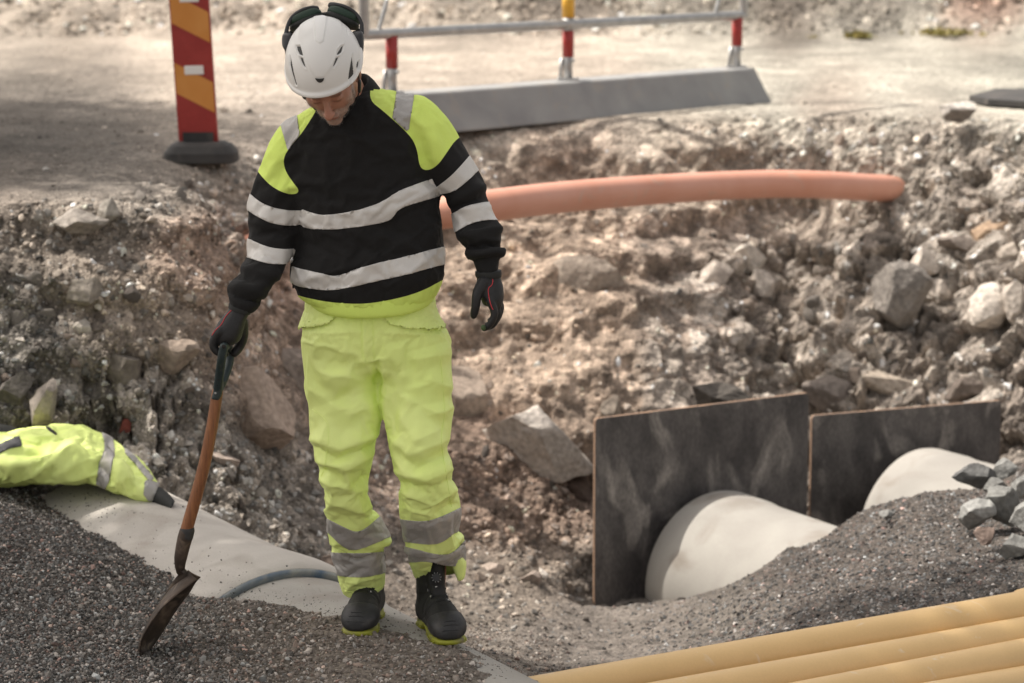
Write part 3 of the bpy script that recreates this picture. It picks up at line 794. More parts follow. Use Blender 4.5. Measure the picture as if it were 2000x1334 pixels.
person = thing('person', 'standing worker in white helmet and yellow and black high visibility clothes looking down', 'worker', (-.33, 6.66, 0.0))

# ---------------- head frame
HC = W(641, 153, 6.45)
pit, yaw, rol = math.radians(43), math.radians(-6), math.radians(-7)
Rh = Matrix.Rotation(yaw, 3, 'Z') @ Matrix.Rotation(rol, 3, 'Y') @ Matrix.Rotation(pit, 3, 'X')
Rh = np.array(Rh)          # local x = his left (image right), -y = face, z = crown
def H(x, y, z): return HC + Rh @ np.array([x, y, z])
def hell(x, y, z, a, b, c): return ellipsoid(H(x, y, z), Rh @ np.diag([a, b, c]))

# ---------------- body: one continuous mesh under the clothes
def rl(rings, **k): return ringloft(rings, **k)
def shrink(r, f):
    out = []
    for q in r:
        q = list(q); cu, cv = (q[0] + q[2]) / 2, (q[1] + q[3]) / 2
        q[0] = cu + (q[0] - cu) * f; q[2] = cu + (q[2] - cu) * f; q[1] = cv + (q[1] - cv) * f; q[3] = cv + (q[3] - cv) * f; q[5] *= f
        out.append(tuple(q[:6]))
    return out
torso = [(628, 208, 728, 172, 6.60, .060), (600, 214, 770, 178, 6.60, .078), (562, 246, 838, 204, 6.60, .105), (545, 288, 852, 250, 6.60, .125), (552, 335, 848, 310, 6.60, .135),
         (569, 390, 853, 372, 6.60, .142), (580, 440, 859, 425, 6.60, .142), (580, 480, 864, 472, 6.60, .145), (572, 520, 867, 510, 6.60, .15), (571, 545, 865, 532, 6.60, .152, .010), (582, 571, 858, 562, 6.60, .148, .016), (596, 580, 848, 576, 6.60, .142, .020)]
armL = [(590, 222, 652, 280, 6.60, .06), (556, 240, 632, 305, 6.60, .078), (531, 277, 604, 345, 6.60, .082), (506, 334, 592, 384, 6.60, .080), (486, 390, 590, 416, 6.59, .076), (488, 434, 586, 447, 6.58, .070), (480, 470, 577, 472, 6.56, .066),
        (477, 497, 568, 499, 6.54, .064), (468, 520, 552, 526, 6.51, .058), (449, 552, 524, 566, 6.47, .052), (444, 570, 512, 586, 6.45, .050), (451, 584, 503, 604, 6.44, .040), (449, 600, 489, 614, 6.43, .033)]
armR = [(806, 183, 740, 250, 6.60, .06), (832, 190, 762, 270, 6.60, .075), (866, 220, 788, 302, 6.60, .085), (896, 267, 815, 335, 6.60, .082), (922, 305, 838, 354, 6.60, .076), (941, 336, 860, 374, 6.60, .070), (951, 372, 876, 390, 6.59, .064), (961, 400, 883, 418, 6.58, .060), (971, 430, 890, 447, 6.56, .058),
        (981, 452, 900, 470, 6.54, .058), (979, 472, 908, 484, 6.53, .054), (987, 487, 914, 497, 6.52, .055), (985, 498, 916, 507, 6.52, .050), (975, 508, 929, 513, 6.51, .038), (977, 532, 930, 535, 6.50, .034)]
# ---------------- trousers outline
legL = [(592, 640, 730, 640, 6.61, .115), (592, 668, 735, 668, 6.61, .115), (594, 700, 736, 705, 6.61, .115), (598, 745, 740, 742, 6.61, .110), (604, 787, 743, 776, 6.60, .105), (607, 825, 743, 815, 6.59, .10), (612, 862, 732, 857, 6.58, .096), (623, 890, 724, 895, 6.59, .094), (625, 915, 721, 925, 6.60, .090),
        (634, 950, 720, 955, 6.62, .088), (636, 985, 727, 985, 6.65, .088), (642, 1015, 741, 1008, 6.68, .088), (646, 1044, 760, 1048, 6.73, .088), (650, 1062, 757, 1064, 6.75, .086), (651, 1080, 753, 1077, 6.77, .085), (657, 1108, 752, 1105, 6.79, .083), (663, 1134, 752, 1126, 6.81, .080), (673, 1158, 751, 1146, 6.83, .076)]
legR = [(722, 640, 868, 640, 6.61, .115), (725, 668, 878, 660, 6.61, .115), (730, 705, 881, 700, 6.61, .115), (737, 745, 882, 735, 6.60, .110), (744, 790, 882, 787, 6.58, .105), (756, 832, 879, 830, 6.56, .10), (764, 872, 871, 870, 6.54, .097), (772, 900, 880, 895, 6.54, .094), (778, 930, 884, 925, 6.55, .092),
        (780, 962, 891, 950, 6.57, .09), (785, 1005, 897, 985, 6.60, .09), (793, 1050, 899, 1028, 6.68, .088), (797, 1072, 905, 1045, 6.72, .086), (800, 1085, 908, 1065, 6.76, .080), (801, 1102, 908, 1095, 6.81, .070), (807, 1124, 900, 1118, 6.84, .062), (815, 1130, 894, 1124, 6.85, .058)]
pelvis = [(600, 570, 848, 566, 6.61, .118), (598, 600, 851, 596, 6.61, .122), (592, 634, 862, 630, 6.61, .126), (591, 668, 879, 662, 6.61, .128), (596, 700, 879, 698, 6.61, .122), (620, 722, 862, 720, 6.61, .105)]

def cyl(a, b, r0, r1=None, seg=12):
    a = np.asarray(a); b = np.asarray(b); r1 = r1 or r0
    return tube([a + (b - a) * k / 4 for k in range(5)], [r0 + (r1 - r0) * k / 4 for k in range(5)], seg)
def hand_R(scale=1.0):       # the hanging hand (image right), seen from thumb side and back
    P = []
    P.append(ringloft([(932, 528, 976, 526, 6.50, .030), (931, 545, 978, 543, 6.50, .032), (934, 562, 983, 560, 6.49, .038), (938, 580, 984, 580, 6.485, .043), (943, 594, 981, 598, 6.485, .040)], n=14, seg=24, p=2.2))
    fin = [[(958, 590, 6.445), (966, 612, 6.44), (958, 632, 6.44), (946, 642, 6.445)], [(965, 590, 6.468), (973, 612, 6.465), (963, 634, 6.467), (950, 640, 6.47)],
           [(970, 588, 6.492), (977, 608, 6.492), (967, 628, 6.494), (951, 634, 6.495)], [(973, 584, 6.514), (979, 602, 6.516), (970, 618, 6.517), (956, 625, 6.515)]]
    for k, f in enumerate(fin):
        pts = catmull([W(*q) for q in f], 10); r = [.0125, .0122, .0120, .0118, .0115, .0112, .011, .0105, .010, .0088]
        P.append(tube(pts, [q * (1 - .06 * k) * scale for q in r], 12))
    th = catmull([W(944, 552, 6.47), W(932, 575, 6.45), W(929, 598, 6.445), W(925, 617, 6.45)], 9)
    P.append(tube(th, [q * scale for q in (.019, .018, .0165, .015, .014, .0135, .013, .012, .010)], 12))
    return P
def hand_L(scale=1.0):       # the hand on the shovel grip
    P = []
    P.append(ringloft([(450, 596, 490, 610, 6.43, .030), (444, 608, 482, 622, 6.425, .032), (430, 624, 476, 642, 6.42, .040), (419, 642, 472, 658, 6.42, .046), (414, 656, 466, 668, 6.42, .044), (416, 666, 450, 676, 6.42, .036)], n=16, seg=24, p=2.3))
    for k, Y in enumerate((6.383, 6.406, 6.430, 6.453)):
        f = [(428, 648, Y), (418 + k, 662, Y), (417 + k, 678, Y), (427, 689, Y), (441, 691, Y)]
        pts = catmull([W(*q) for q in f], 12)
        P.append(tube(pts, [q * scale * (1 - .04 * k) for q in np.linspace(.0135, .0105, 12)], 12))
    for k, Y in enumerate((6.478,)):
        th = catmull([W(472, 630, Y - .03), W(474, 655, Y - .015), W(468, 676, Y - .01), W(458, 690, Y - .02)], 10)
        P.append(tube(th, [q * scale for q in np.linspace(.019, .0125, 10)], 12))
    return P

bp = [ringloft(shrink(torso, .86), n=30, seg=32), ringloft(shrink(armL, .56), n=30, seg=16), ringloft(shrink(armR, .56), n=34, seg=16),
      ringloft(shrink(legL, .60), n=36, seg=20), ringloft(shrink(legR[:-5], .60), n=36, seg=20), ringloft(shrink(pelvis[:4], .76), n=14, seg=32)]
bp += [(v, f) for v, f in hand_R(.72)[1:]] + [(v, f) for v, f in hand_L(.72)[1:]]
bp += [ringloft(shrink([(932, 520, 976, 518, 6.50, .030), (934, 562, 983, 560, 6.49, .038), (943, 596, 981, 600, 6.485, .040)], .6), n=10, seg=16),
       ringloft(shrink([(450, 590, 490, 604, 6.43, .030), (430, 624, 476, 642, 6.42, .040), (416, 662, 456, 672, 6.42, .04)], .6), n=10, seg=16)]
for a, k, b in ((W(712, 1140, 6.82), W(722, 1192, 6.85), W(706, 1224, 6.70)), (W(855, 1110, 6.83), W(850, 1195, 6.81), W(872, 1235, 6.65))):
    bp.append(tube([a, k, b], [.028, .028, .022], 14))
# neck and head
neck0 = W(688, 200, 6.63)
bp.append(tube(catmull([neck0 + [0, 0, -.05], neck0 * .5 + H(.005, .05, -.05) * .5, H(0, .03, -.02)], 8), [.064, .062, .06, .06, .06, .06, .06, .06], 20))
face = [hell(0, .01, .03, .076, .095, .095), hell(0, -.03, -.015, .066, .062, .075), hell(0, -.045, -.062, .048, .045, .042), hell(0, -.070, -.094, .024, .020, .019),
        hell(.043, -.048, -.025, .024, .026, .030), hell(-.043, -.048, -.025, .024, .026, .030), hell(0, -.082, .022, .050, .014, .012),
        hell(.050, -.010, -.062, .014, .034, .030), hell(-.050, -.010, -.062, .014, .034, .030),
        tube([H(0, -.090, .012), H(0, -.103, -.010), H(0, -.118, -.031)], [.0075, .010, .0125], 12), hell(.010, -.105, -.034, .0085, .010, .007), hell(-.010, -.105, -.034, .0085, .010, .007),
        hell(0, -.089, -.056, .026, .014, .0065), hell(0, -.087, -.067, .023, .013, .0065), hell(.031, -.079, .002, .016, .014, .010), hell(-.031, -.079, .002, .016, .014, .010),
        tube([H(.082, .012, .015), H(.086, .022, .0), H(.084, .018, -.028), H(.076, .008, -.034)], [.007, .008, .007, .006], 10), tube([H(-.082, .012, .015), H(-.086, .022, .0), H(-.084, .018, -.028), H(-.076, .008, -.034)], [.007, .008, .007, .006], 10)]
BV, BT = remesh(bp + face, .0046, 2)
hl = (BV - HC) @ Rh        # head-local coordinates
bn_ = normals(BV, BT)
jaw = (sstep(-.034, -.056, hl[:, 2]) + sstep(.040, .062, np.abs(hl[:, 0])) * sstep(-.005, -.02, hl[:, 2])) * sstep(.03, -.01, hl[:, 1]) * (hl[:, 2] > -.14)
must = np.exp(-((hl[:, 2] + .046) / .007) ** 2) * (np.abs(hl[:, 0]) < .032) * (hl[:, 1] < -.06)
beard = np.clip(jaw + must, 0, 1)
lips = np.exp(-((hl[:, 2] + .062) / .007) ** 2) * np.exp(-(hl[:, 0] / .022) ** 4) * (hl[:, 1] < -.085)
beard = beard * (1 - lips)
sp = vnoise(BV * 420, 5) * .5 + .5
bc = np.stack([.22 + .30 * sp, .17 + .27 * sp, .14 + .24 * sp], 1)
sk = np.array([.40, .195, .13]) * (1 + .12 * fbm(BV * 60, 3, 6))[:, None]
nose = np.exp(-(((hl - [0, -.115, -.03]) / .02) ** 2).sum(1)); sk = sk * (1 - nose[:, None] * .4) + np.array([.46, .17, .12]) * nose[:, None] * .4
sk = sk * (1 - lips[:, None] * .6) + np.array([.33, .11, .09]) * lips[:, None] * .6
lid = (np.exp(-(((np.abs(hl[:, 0]) - .031) / .016) ** 2 + ((hl[:, 2] + .001) / .004) ** 2)) * (hl[:, 1] < -.06))[:, None]
sk = sk * (1 - .5 * lid)
brow = (np.exp(-(((np.abs(hl[:, 0]) - .033) / .02) ** 4 + ((hl[:, 2] - .022) / .005) ** 2)) * (hl[:, 1] < -.06))[:, None]
sk = sk * (1 - .6 * brow)
bcol = sk * (1 - beard[:, None] * .5) + bc * beard[:, None] * .5
# fine wrinkles
BV = BV + bn_ * ((.0012 * np.sin(hl[:, 2] * 700 + 3 * np.sin(hl[:, 0] * 60))) * np.exp(-((hl[:, 2] - .04) / .02) ** 2) * (hl[:, 1] < 0))[:, None]
body = obj('body', BV, BT, M['skin'], person, color=bcol)
# short beard stubble as hairs standing on the jaw
hs = np.where((beard > .45) & (hl[:, 2] > -.13))[0]
rr = np.random.default_rng(3)
if len(hs):
    pick = rr.choice(hs, 2600); base = BV[pick] + rr.normal(0, .0015, (2600, 3)); nn = unit_n = bn_[pick] + rr.normal(0, .35, (2600, 3)); nn /= np.linalg.norm(nn, axis=1)[:, None]
    sd = np.cross(nn, rr.normal(0, 1, (2600, 3))); sd /= np.linalg.norm(sd, axis=1)[:, None]
    ln = rr.uniform(.003, .006, (2600, 1))
    hv = np.stack([base - sd * .00035, base + sd * .00035, base + nn * ln], 1).reshape(-1, 3)
    g = rr.uniform(.12, .55, (2600, 1)) * np.array([1, .92, .85]); gcol3 = np.repeat(g, 3, 0)
    obj('beard', hv, np.arange(7800).reshape(-1, 3), pm('beard_hair', (.3, .3, .3), .6, vcol=True), person, color=gcol3, smooth=False)

# ---------------- creases: real displacement of the cloth along traced fold lines
def creases(V, N, cs, front=True, frontw=None):
    u, v = proj(V); d = np.zeros(len(V))
    fw = sstep(.25, -.25, N[:, 1]) if front else 1.0
    for c in cs:
        (u1, v1, u2, v2, w, a) = c[:6]; bend = c[6] if len(c) > 6 else 0.0
        ex, ey = u2 - u1, v2 - v1; L = math.hypot(ex, ey); ex /= L; ey /= L
        t = (u - u1) * ex + (v - v1) * ey; s = -(u - u1) * ey + (v - v1) * ex
        tt = np.clip(t / L, 0, 1); s = s - bend * 4 * tt * (1 - tt)
        end = np.exp(-np.clip(np.abs(t - L / 2) - L / 2 * .55, 0, None) ** 2 / (2 * (L * .16 + 3) ** 2))
        ww = w * (.45 + .9 * np.sin(np.pi * (.15 + .7 * tt)))
        x = np.abs(s) / ww * np.where(s > 0, 1.0, .62)
        prof = np.clip(1 - x / 2.1, 0, 1) ** 1.25 if a > 0 else np.clip(1 - x / 1.9, 0, 1) ** 1.1
        d += a * prof * end * 1e-3
    return V + N * (d * fw)[:, None]
def ridge(P, s, w=.35):
    n = vnoise(P, s); return np.clip(1 - np.abs(n) / w, 0, 1)
def angular(V, N, amp, sc, s, stretch=(1, 1, 1)):
    """crumpled-cloth relief: sharp crests between flat facets"""
    P = V * sc * np.array(stretch); P = P @ np.array([[.83, .2, .52], [-.1, .97, -.21], [-.55, .12, .83]]); q = P + .45 * np.stack([fbm(P * .8, 2, s), fbm(P * .8, 2, s + 5), fbm(P * .8, 2, s + 9)], 1)
    F1, F2, _ = worley(q * .8, s + 20); G1, G2, _ = worley(q * 1.7, s + 23)
    d = .9 * np.clip(F2 - F1, 0, .8) + .38 * np.clip(G2 - G1, 0, .8) - .45 - .35 * np.abs(vnoise(q * 1.3, s + 21))
    return V + N * (amp * d)[:, None]

# slack cloth: the fabric is a few percent longer than the body it hangs on and buckles
def relax_cloth(V, T, grow, frames, pin, bend=.5, tens=15, seed=1, pstiff=1.0, grav=0.1, mass=.3, rough=.0015):
    me = mesh('clothsim', V, T); o = bpy.data.objects.new('clothsim', me); COL.objects.link(o)
    r = np.random.default_rng(seed)
    N = normals(V, T); V1 = V + N * (rough * fbm(V * 14, 2, seed))[:, None] * 2
    me.vertices.foreach_set('co', V1.astype(np.float32).ravel())
    vg = o.vertex_groups.new(name='pin')
    q = np.round(np.clip(pin, 0, 1) * 40).astype(int)
    for k in np.unique(q):
        if k > 0: vg.add([int(i) for i in np.where(q == k)[0]], k / 40.0, 'REPLACE')
    m = o.modifiers.new('cloth', 'CLOTH'); s = m.settings
    s.quality = 4; s.mass = mass; s.tension_stiffness = tens; s.compression_stiffness = tens; s.shear_stiffness = tens * .5; s.bending_stiffness = bend
    s.tension_damping = 8; s.compression_damping = 8; s.shear_damping = 8; s.bending_damping = 1.0; s.air_damping = 3
    s.vertex_group_mass = 'pin'; s.pin_stiffness = pstiff; s.shrink_min = -grow; s.effector_weights.gravity = grav
    m.collision_settings.use_collision = False; m.collision_settings.use_self_collision = False
    m.point_cache.frame_start = 1; m.point_cache.frame_end = frames + 2
    for f in range(1, frames + 1): SC.frame_set(f)
    dg = bpy.context.evaluated_depsgraph_get(); e = o.evaluated_get(dg); m2 = e.to_mesh()
    out = np.empty(len(V) * 3); m2.vertices.foreach_get('co', out); out = out.reshape(-1, 3).copy(); e.to_mesh_clear()
    bpy.data.objects.remove(o); SC.frame_set(1)
    return out

# ---------------- sweatshirt
SV, ST = remesh([ringloft(torso, n=60, seg=64, p=2.35), ringloft(armL, n=60, seg=32, p=2.1), ringloft(armR, n=60, seg=32, p=2.1)], .0085, 6)
SN = normals(SV, ST)
sweat_cr = [
    (596, 700, 600, 705, 5, 0), (845, 366, 752, 420, 14, 9), (838, 392, 735, 452, 16, -7), (852, 430, 780, 480, 16, 6), (590, 430, 640, 455, 12, 6), (588, 470, 660, 500, 14, -5), (600, 545, 690, 520, 12, 7), (640, 560, 700, 520, 10, -6), (735, 500, 690, 545, 12, 6),
    (575, 510, 600, 560, 8, 6), (840, 500, 760, 560, 18, 6), (830, 310, 822, 268, 8, -7), (846, 318, 850, 262, 10, 6), (570, 330, 556, 372, 9, 6), (560, 310, 540, 368, 8, -4), (575, 345, 590, 300, 6, -6), (660, 260, 720, 280, 20, 4), (800, 240, 820, 290, 12, -4),
    # left sleeve
    (490, 425, 560, 450, 9, 7), (500, 452, 580, 440, 8, -6), (485, 462, 540, 470, 7, 5), (470, 520, 540, 540, 8, 8), (462, 540, 530, 545, 6, -7), (455, 560, 515, 572, 8, 9), (452, 573, 505, 590, 5, -8), (500, 560, 545, 525, 6, 6), (478, 505, 470, 560, 8, 4),
    # right sleeve
    (950, 350, 880, 392, 8, 8), (958, 372, 885, 400, 7, -7), (955, 395, 900, 402, 6, 6), (980, 440, 905, 452, 8, 9), (985, 452, 900, 470, 6, -8), (975, 462, 912, 458, 5, 6), (988, 484, 915, 492, 8, 11), (985, 474, 915, 478, 5, -12), (975, 503, 925, 508, 4, -9), (900, 445, 935, 475, 7, 6), (960, 425, 975, 455, 8, 5)]
SV = creases(SV, SN, [c[:5] + (c[5] * 1.45,) for c in sweat_cr])
u, v = proj(SV)
_arm = np.clip(np.maximum(np.interp(v, [150, 240, 300, 378, 620], [640, 618, 590, 586, 560]) - u, u - np.interp(v, [150, 200, 300, 380, 560], [735, 755, 817, 858, 895])) / 25, 0, 1)
_pin = .34 * (1 - _arm) + .15 * _arm
_pin = np.maximum(_pin, .9 * sstep(240, 200, v)); _pin = np.where((v > 505) & (u > 900), .8, _pin); _pin = np.where((v > 590) & (u < 520), .8, _pin); _pin = np.where((v > 560) & (_arm < .1), .7, _pin)
SV = relax_cloth(SV, ST, .045, 14, _pin, bend=2.5, pstiff=.35, seed=4, rough=.002)
u, v = proj(SV)
sepL = lambda vv: np.interp(vv, [150, 240, 300, 378, 410, 445, 460, 520, 620], [640, 618, 590, 586, 589, 585, 580, 571, 560])
sepR = lambda vv: np.interp(vv, [150, 200, 260, 300, 340, 380, 420, 480, 560], [735, 755, 800, 817, 840, 858, 866, 880, 895])
fl = sepL(v) - u; fr = u - sepR(v)
yl = smooth_poly([(622, 208), (603, 240), (588, 262), (566, 288), (553, 308), (556, 332), (572, 356), (585, 372), (578, 380), (556, 378), (530, 364), (512, 346), (500, 330), (460, 300), (470, 140), (600, 120), (640, 170)], 2)
yr = smooth_poly([(722, 196), (745, 214), (768, 234), (792, 256), (808, 275), (816, 298), (818, 318), (824, 331), (838, 333), (856, 322), (874, 296), (892, 270), (930, 250), (940, 130), (800, 80), (728, 110), (724, 165)], 2)
fyl = sdpoly(u, v, yl); fyr = sdpoly(u, v, yr)
hem = lin([(560, 572), (583, 577), (600, 582), (640, 590), (690, 594), (730, 592), (790, 580), (830, 566), (862, 548), (880, 540)])
fh = v - hem(u); fh = np.where((fl > 0) | (fr > 0), -5, fh)
def bandf(mask, top, bot):
    return np.minimum(v - lin(top)(u), lin(bot)(u) - v)
b1 = bandf(0, [(570, 404), (586, 405), (593, 410), (620, 419), (640, 420), (690, 413), (730, 401), (755, 390), (775, 374), (835, 352), (848, 348), (870, 352)],
           [(570, 436), (586, 437), (598, 446), (640, 449), (700, 444), (755, 433), (768, 425), (777, 407), (820, 394), (856, 383), (870, 382)])
b2 = bandf(0, [(560, 515), (575, 521), (586, 525), (640, 537), (655, 540), (690, 528), (730, 515), (790, 502), (840, 488), (870, 481)],
           [(560, 548), (578, 556), (588, 560), (645, 569), (690, 560), (730, 550), (790, 538), (840, 523), (870, 516)])
a1 = bandf(0, [(470, 370), (484, 374), (505, 393), (530, 405), (560, 411), (590, 411)], [(470, 404), (484, 410), (505, 425), (535, 438), (565, 441), (590, 438)])
a2 = bandf(0, [(460, 460), (486, 466), (520, 482), (550, 487), (580, 485)], [(460, 496), (478, 501), (510, 512), (535, 517), (575, 514)])
r1 = bandf(0, [(840, 372), (852, 366), (880, 345), (905, 318), (920, 300), (950, 280)], [(840, 384), (862, 379), (888, 374), (915, 352), (938, 328), (960, 312)])
r2 = bandf(0, [(870, 424), (882, 419), (905, 404), (935, 397), (958, 394), (975, 394)], [(880, 460), (895, 450), (920, 436), (945, 430), (970, 430), (985, 432)])
shl = sdpoly(u, v, [(577, 205), (540, 205), (548, 242), (556, 272), (564, 300), (586, 262)])
shr = sdpoly(u, v, [(776, 165), (812, 165), (808, 190), (797, 259), (766, 231), (771, 205)])
fields = [fl, fr, fyl, fyr, fh, np.minimum(b1, 0 - np.maximum(fl, fr) * 1.0), np.minimum(b2, -np.maximum(fl, fr)), np.minimum(a1, fl), np.minimum(a2, fl), np.minimum(r1, fr), np.minimum(r2, fr), np.minimum(shl, fyl), np.minimum(shr, fyr)]
A = np.stack(fields, 1)
for k in range(2, A.shape[1]): SV, ST, A = split(SV, ST, A, k)
SN = normals(SV, ST)
fm = A[ST].mean(1)
mid_ = ((fm[:, 2] > 0) | (fm[:, 3] > 0) | (fm[:, 4] > 0)).astype(int)
sweat = obj('sweatshirt', SV, ST, [M['fleece_black'], M['hivis']], person, midx=mid_)
for k, mt in ((5, 'tape'), (6, 'tape'), (7, 'tape'), (8, 'tape'), (9, 'tape'), (10, 'tape'), (11, 'tape_grey'), (12, 'tape_grey')):
    P, T = subset(SV, ST, fm[:, k] > 0, .0022, SN)
    o = obj('reflective_band', P, T, M[mt], sweat); solid(o, .0018)
# ribbed collar
cc = W(684, 190, 6.615)
xa = unit(W(728, 168, 6.60) - W(632, 206, 6.60)); ya = unit(np.array([0, 1.0, .25]) - (np.array([0, 1.0, .25]) @ xa) * xa); za = np.cross(xa, ya)
V = []; nseg = 72; prof = [(.066, .030), (.070, .034), (.075, .032), (.084, .012), (.090, -.012), (.088, -.03), (.074, -.03), (.064, -.02)]
for j in range(nseg):
    a = 2 * math.pi * j / nseg; rib = .0007 * (j % 2)
    for r, h in prof: V.append(cc + xa * (r + rib) * 1.0 * math.cos(a) + ya * (r + rib) * .98 * math.sin(a) + za * (h + .010 * math.sin(a)))
k = len(prof)
F = [(i * k + j, i * k + (j + 1) % k, ((i + 1) % nseg) * k + (j + 1) % k, ((i + 1) % nseg) * k + j) for i in range(nseg) for j in range(k)]
obj('collar', np.array(V), F, M['fleece_black'], sweat)
# lower hem roll (yellow) and small side label
hp = [W(*q) for q in [(600, 582, 6.53), (622, 596, 6.49), (660, 606, 6.465), (717, 609, 6.455), (780, 601, 6.46), (825, 588, 6.49), (850, 574, 6.53)]]
hemV, hemT = remesh([ringloft([(594, 566, 854, 560, 6.60, .146, .012), (600, 578, 852, 573, 6.60, .147, .030), (606, 584, 850, 578, 6.60, .144, .036), (610, 586, 846, 580, 6.60, .136, .036)], n=14, seg=90, p=2.35)], .006, 3)
obj('lower_hem', hemV, hemT, M['hivis'], sweat)
o = obj('side_label', *box(W(573, 555, 6.55), .004, .02, .022), M['plastic_black'], sweat)

# ---------------- trousers
TV, TT = remesh([ringloft(pelvis, n=30, seg=64, p=2.5), ringloft(legL, n=90, seg=44, p=2.2), ringloft(legR, n=90, seg=44, p=2.2)], .0063, 5)
TN = normals(TV, TT)
zig = [
    # image-left leg
    (604, 668, 690, 690, 12, 8), (612, 700, 700, 712, 9, -7), (735, 715, 640, 735, 12, 9, 6), (735, 728, 655, 770, 10, -7), (700, 735, 620, 720, 9, 6), (605, 752, 660, 790, 12, 8), (612, 790, 680, 765, 10, -6), (742, 780, 680, 800, 12, 6),
    (610, 850, 668, 868, 9, 9), (668, 868, 735, 838, 9, 9), (612, 862, 660, 888, 7, -9), (660, 888, 730, 862, 7, -8), (626, 890, 680, 905, 9, 10), (680, 905, 724, 880, 8, 8), (626, 908, 668, 930, 7, -9), (630, 928, 690, 945, 9, 9), (690, 945, 721, 920, 8, -8),
    (640, 965, 700, 990, 10, 9), (700, 990, 735, 975, 8, 8), (650, 990, 690, 1015, 8, -7), (636, 985, 660, 1000, 6, 7), (648, 1050, 700, 1078, 8, 10), (700, 1078, 758, 1050, 8, 9), (655, 1060, 700, 1092, 6, -8), (700, 1090, 755, 1068, 6, -8), (690, 1135, 735, 1128, 6, 6), (680, 1150, 700, 1130, 5, 5),
    (640, 820, 630, 870, 10, 6), (700, 800, 715, 850, 12, -5), (655, 955, 645, 920, 6, 6),
    # image-right leg
    (738, 722, 800, 735, 10, 9, -4), (745, 740, 800, 765, 10, -8), (800, 700, 876, 690, 10, 7), (790, 690, 870, 668, 8, -6), (830, 735, 880, 755, 10, 8), (770, 760, 830, 748, 9, 7), (800, 790, 875, 775, 10, -6), (790, 770, 850, 800, 11, 8), (850, 800, 880, 790, 9, 7),
    (780, 800, 812, 852, 10, 9), (812, 852, 855, 830, 9, 8), (770, 850, 800, 880, 9, 9), (800, 880, 868, 850, 9, 9), (775, 872, 815, 905, 8, -9), (815, 905, 872, 880, 8, -8), (778, 910, 830, 925, 9, 9), (830, 925, 882, 905, 9, 9), (785, 935, 830, 950, 7, -8), (790, 955, 845, 972, 9, 9), (845, 972, 892, 945, 8, 8),
    (800, 985, 850, 1000, 8, 6), (850, 1000, 893, 975, 8, -7), (800, 1065, 850, 1070, 7, 11), (850, 1070, 902, 1045, 7, 10), (800, 1074, 845, 1084, 5, -9), (845, 1086, 905, 1062, 5, -8), (803, 1098, 850, 1108, 6, 7), (830, 1012, 838, 1045, 10, 4), (890, 1000, 892, 1060, 6, -5),
    # crotch and hips
    (712, 618, 716, 705, 4, 3), (736, 712, 690, 722, 6, -10), (736, 716, 775, 722, 6, -9), (734, 715, 738, 745, 5, -12), (620, 650, 700, 648, 10, 5), (760, 650, 850, 655, 10, 5), (770, 668, 860, 648, 9, -5)]
TV = creases(TV, TN, [c[:4] + (c[4] * .85, c[5] * 1.5,) + c[6:] for c in zig])
_z = TV[:, 2]; _pin = np.full(len(TV), .15); _pin = np.maximum(_pin, sstep(.86, 1.0, _z) * .95); _pin = np.where(_z < .15, .7, _pin)
TV = relax_cloth(TV, TT, .045, 15, _pin, bend=1.1, pstiff=.3, seed=2)
u, v = proj(TV)
legsep = np.interp(v, [700, 780, 900, 1150], [736, 750, 748, 776])
fL = legsep - u; fR = u - legsep
tA = [np.minimum(np.minimum(v - lin([(630, 1008), (645, 1016), (665, 1026), (694, 1040), (712, 1034), (742, 1008), (770, 985)])(u), lin([(630, 1030), (648, 1046), (665, 1064), (689, 1076), (715, 1068), (761, 1049), (780, 1040)])(u) - v), fL),
      np.minimum(np.minimum(v - lin([(630, 1080), (651, 1079), (700, 1081), (755, 1077), (780, 1075)])(u), lin([(630, 1118), (661, 1124), (702, 1129), (752, 1119), (780, 1110)])(u) - v), fL),
      np.minimum(np.minimum(v - lin([(770, 1010), (786, 1015), (832, 1019), (864, 1008), (898, 992), (920, 980)])(u), lin([(770, 1055), (796, 1058), (842, 1064), (866, 1058), (886, 1041), (900, 1035), (920, 1030)])(u) - v), fR),
      np.minimum(np.minimum(v - lin([(780, 1064), (801, 1070), (820, 1074), (842, 1081), (875, 1084), (893, 1072), (907, 1055), (920, 1045)])(u), lin([(780, 1098), (802, 1099), (826, 1095), (850, 1100), (880, 1106), (907, 1112), (925, 1114)])(u) - v), fR),
      (sdpoly(u, v, [(578, 641), (592, 585), (604, 586), (662, 611), (645, 630), (592, 641)])),
      (sdpoly(u, v, [(745, 609), (850, 588), (870, 610), (862, 645), (805, 641), (760, 634)]))]
A = np.stack(tA, 1)
for k in range(A.shape[1]): TV, TT, A = split(TV, TT, A, k)
_nf = sdpoly(*proj(TV), [(845, 1098), (870, 1104), (894, 1106), (899, 1128), (893, 1160), (838, 1160), (840, 1118)])
A = np.concatenate([A, _nf[:, None]], 1); TV, TT, A = split(TV, TT, A, A.shape[1] - 1)
TT = TT[~((A[TT, -1].mean(1) > 0) & (TV[TT, 1].mean(1) < 6.86))]        # the hem rides up over the boot shaft
TN = normals(TV, TT); fm = A[TT].mean(1)
trous = obj('trousers', TV, TT, M['hivis_shell'], person)
for k in range(4):
    P, T = subset(TV, TT, fm[:, k] > 0, .0024, TN); o = obj('reflective_band', P, T, M['tape_grey'], trous); solid(o, .002)
u, v = proj(TV)
for k, v0 in ((4, 600), (5, 605)):
    off = .003 + .011 * np.clip((v - v0) / 40, 0, 1) ** 1.5
    P, T = subset(TV, TT, (fm[:, k] > 0) & (TV[TT, 1].mean(1) < 6.60), off, TN); o = obj('pocket_flap', P, T, M['hivis_shell'], trous); solid(o, .003)
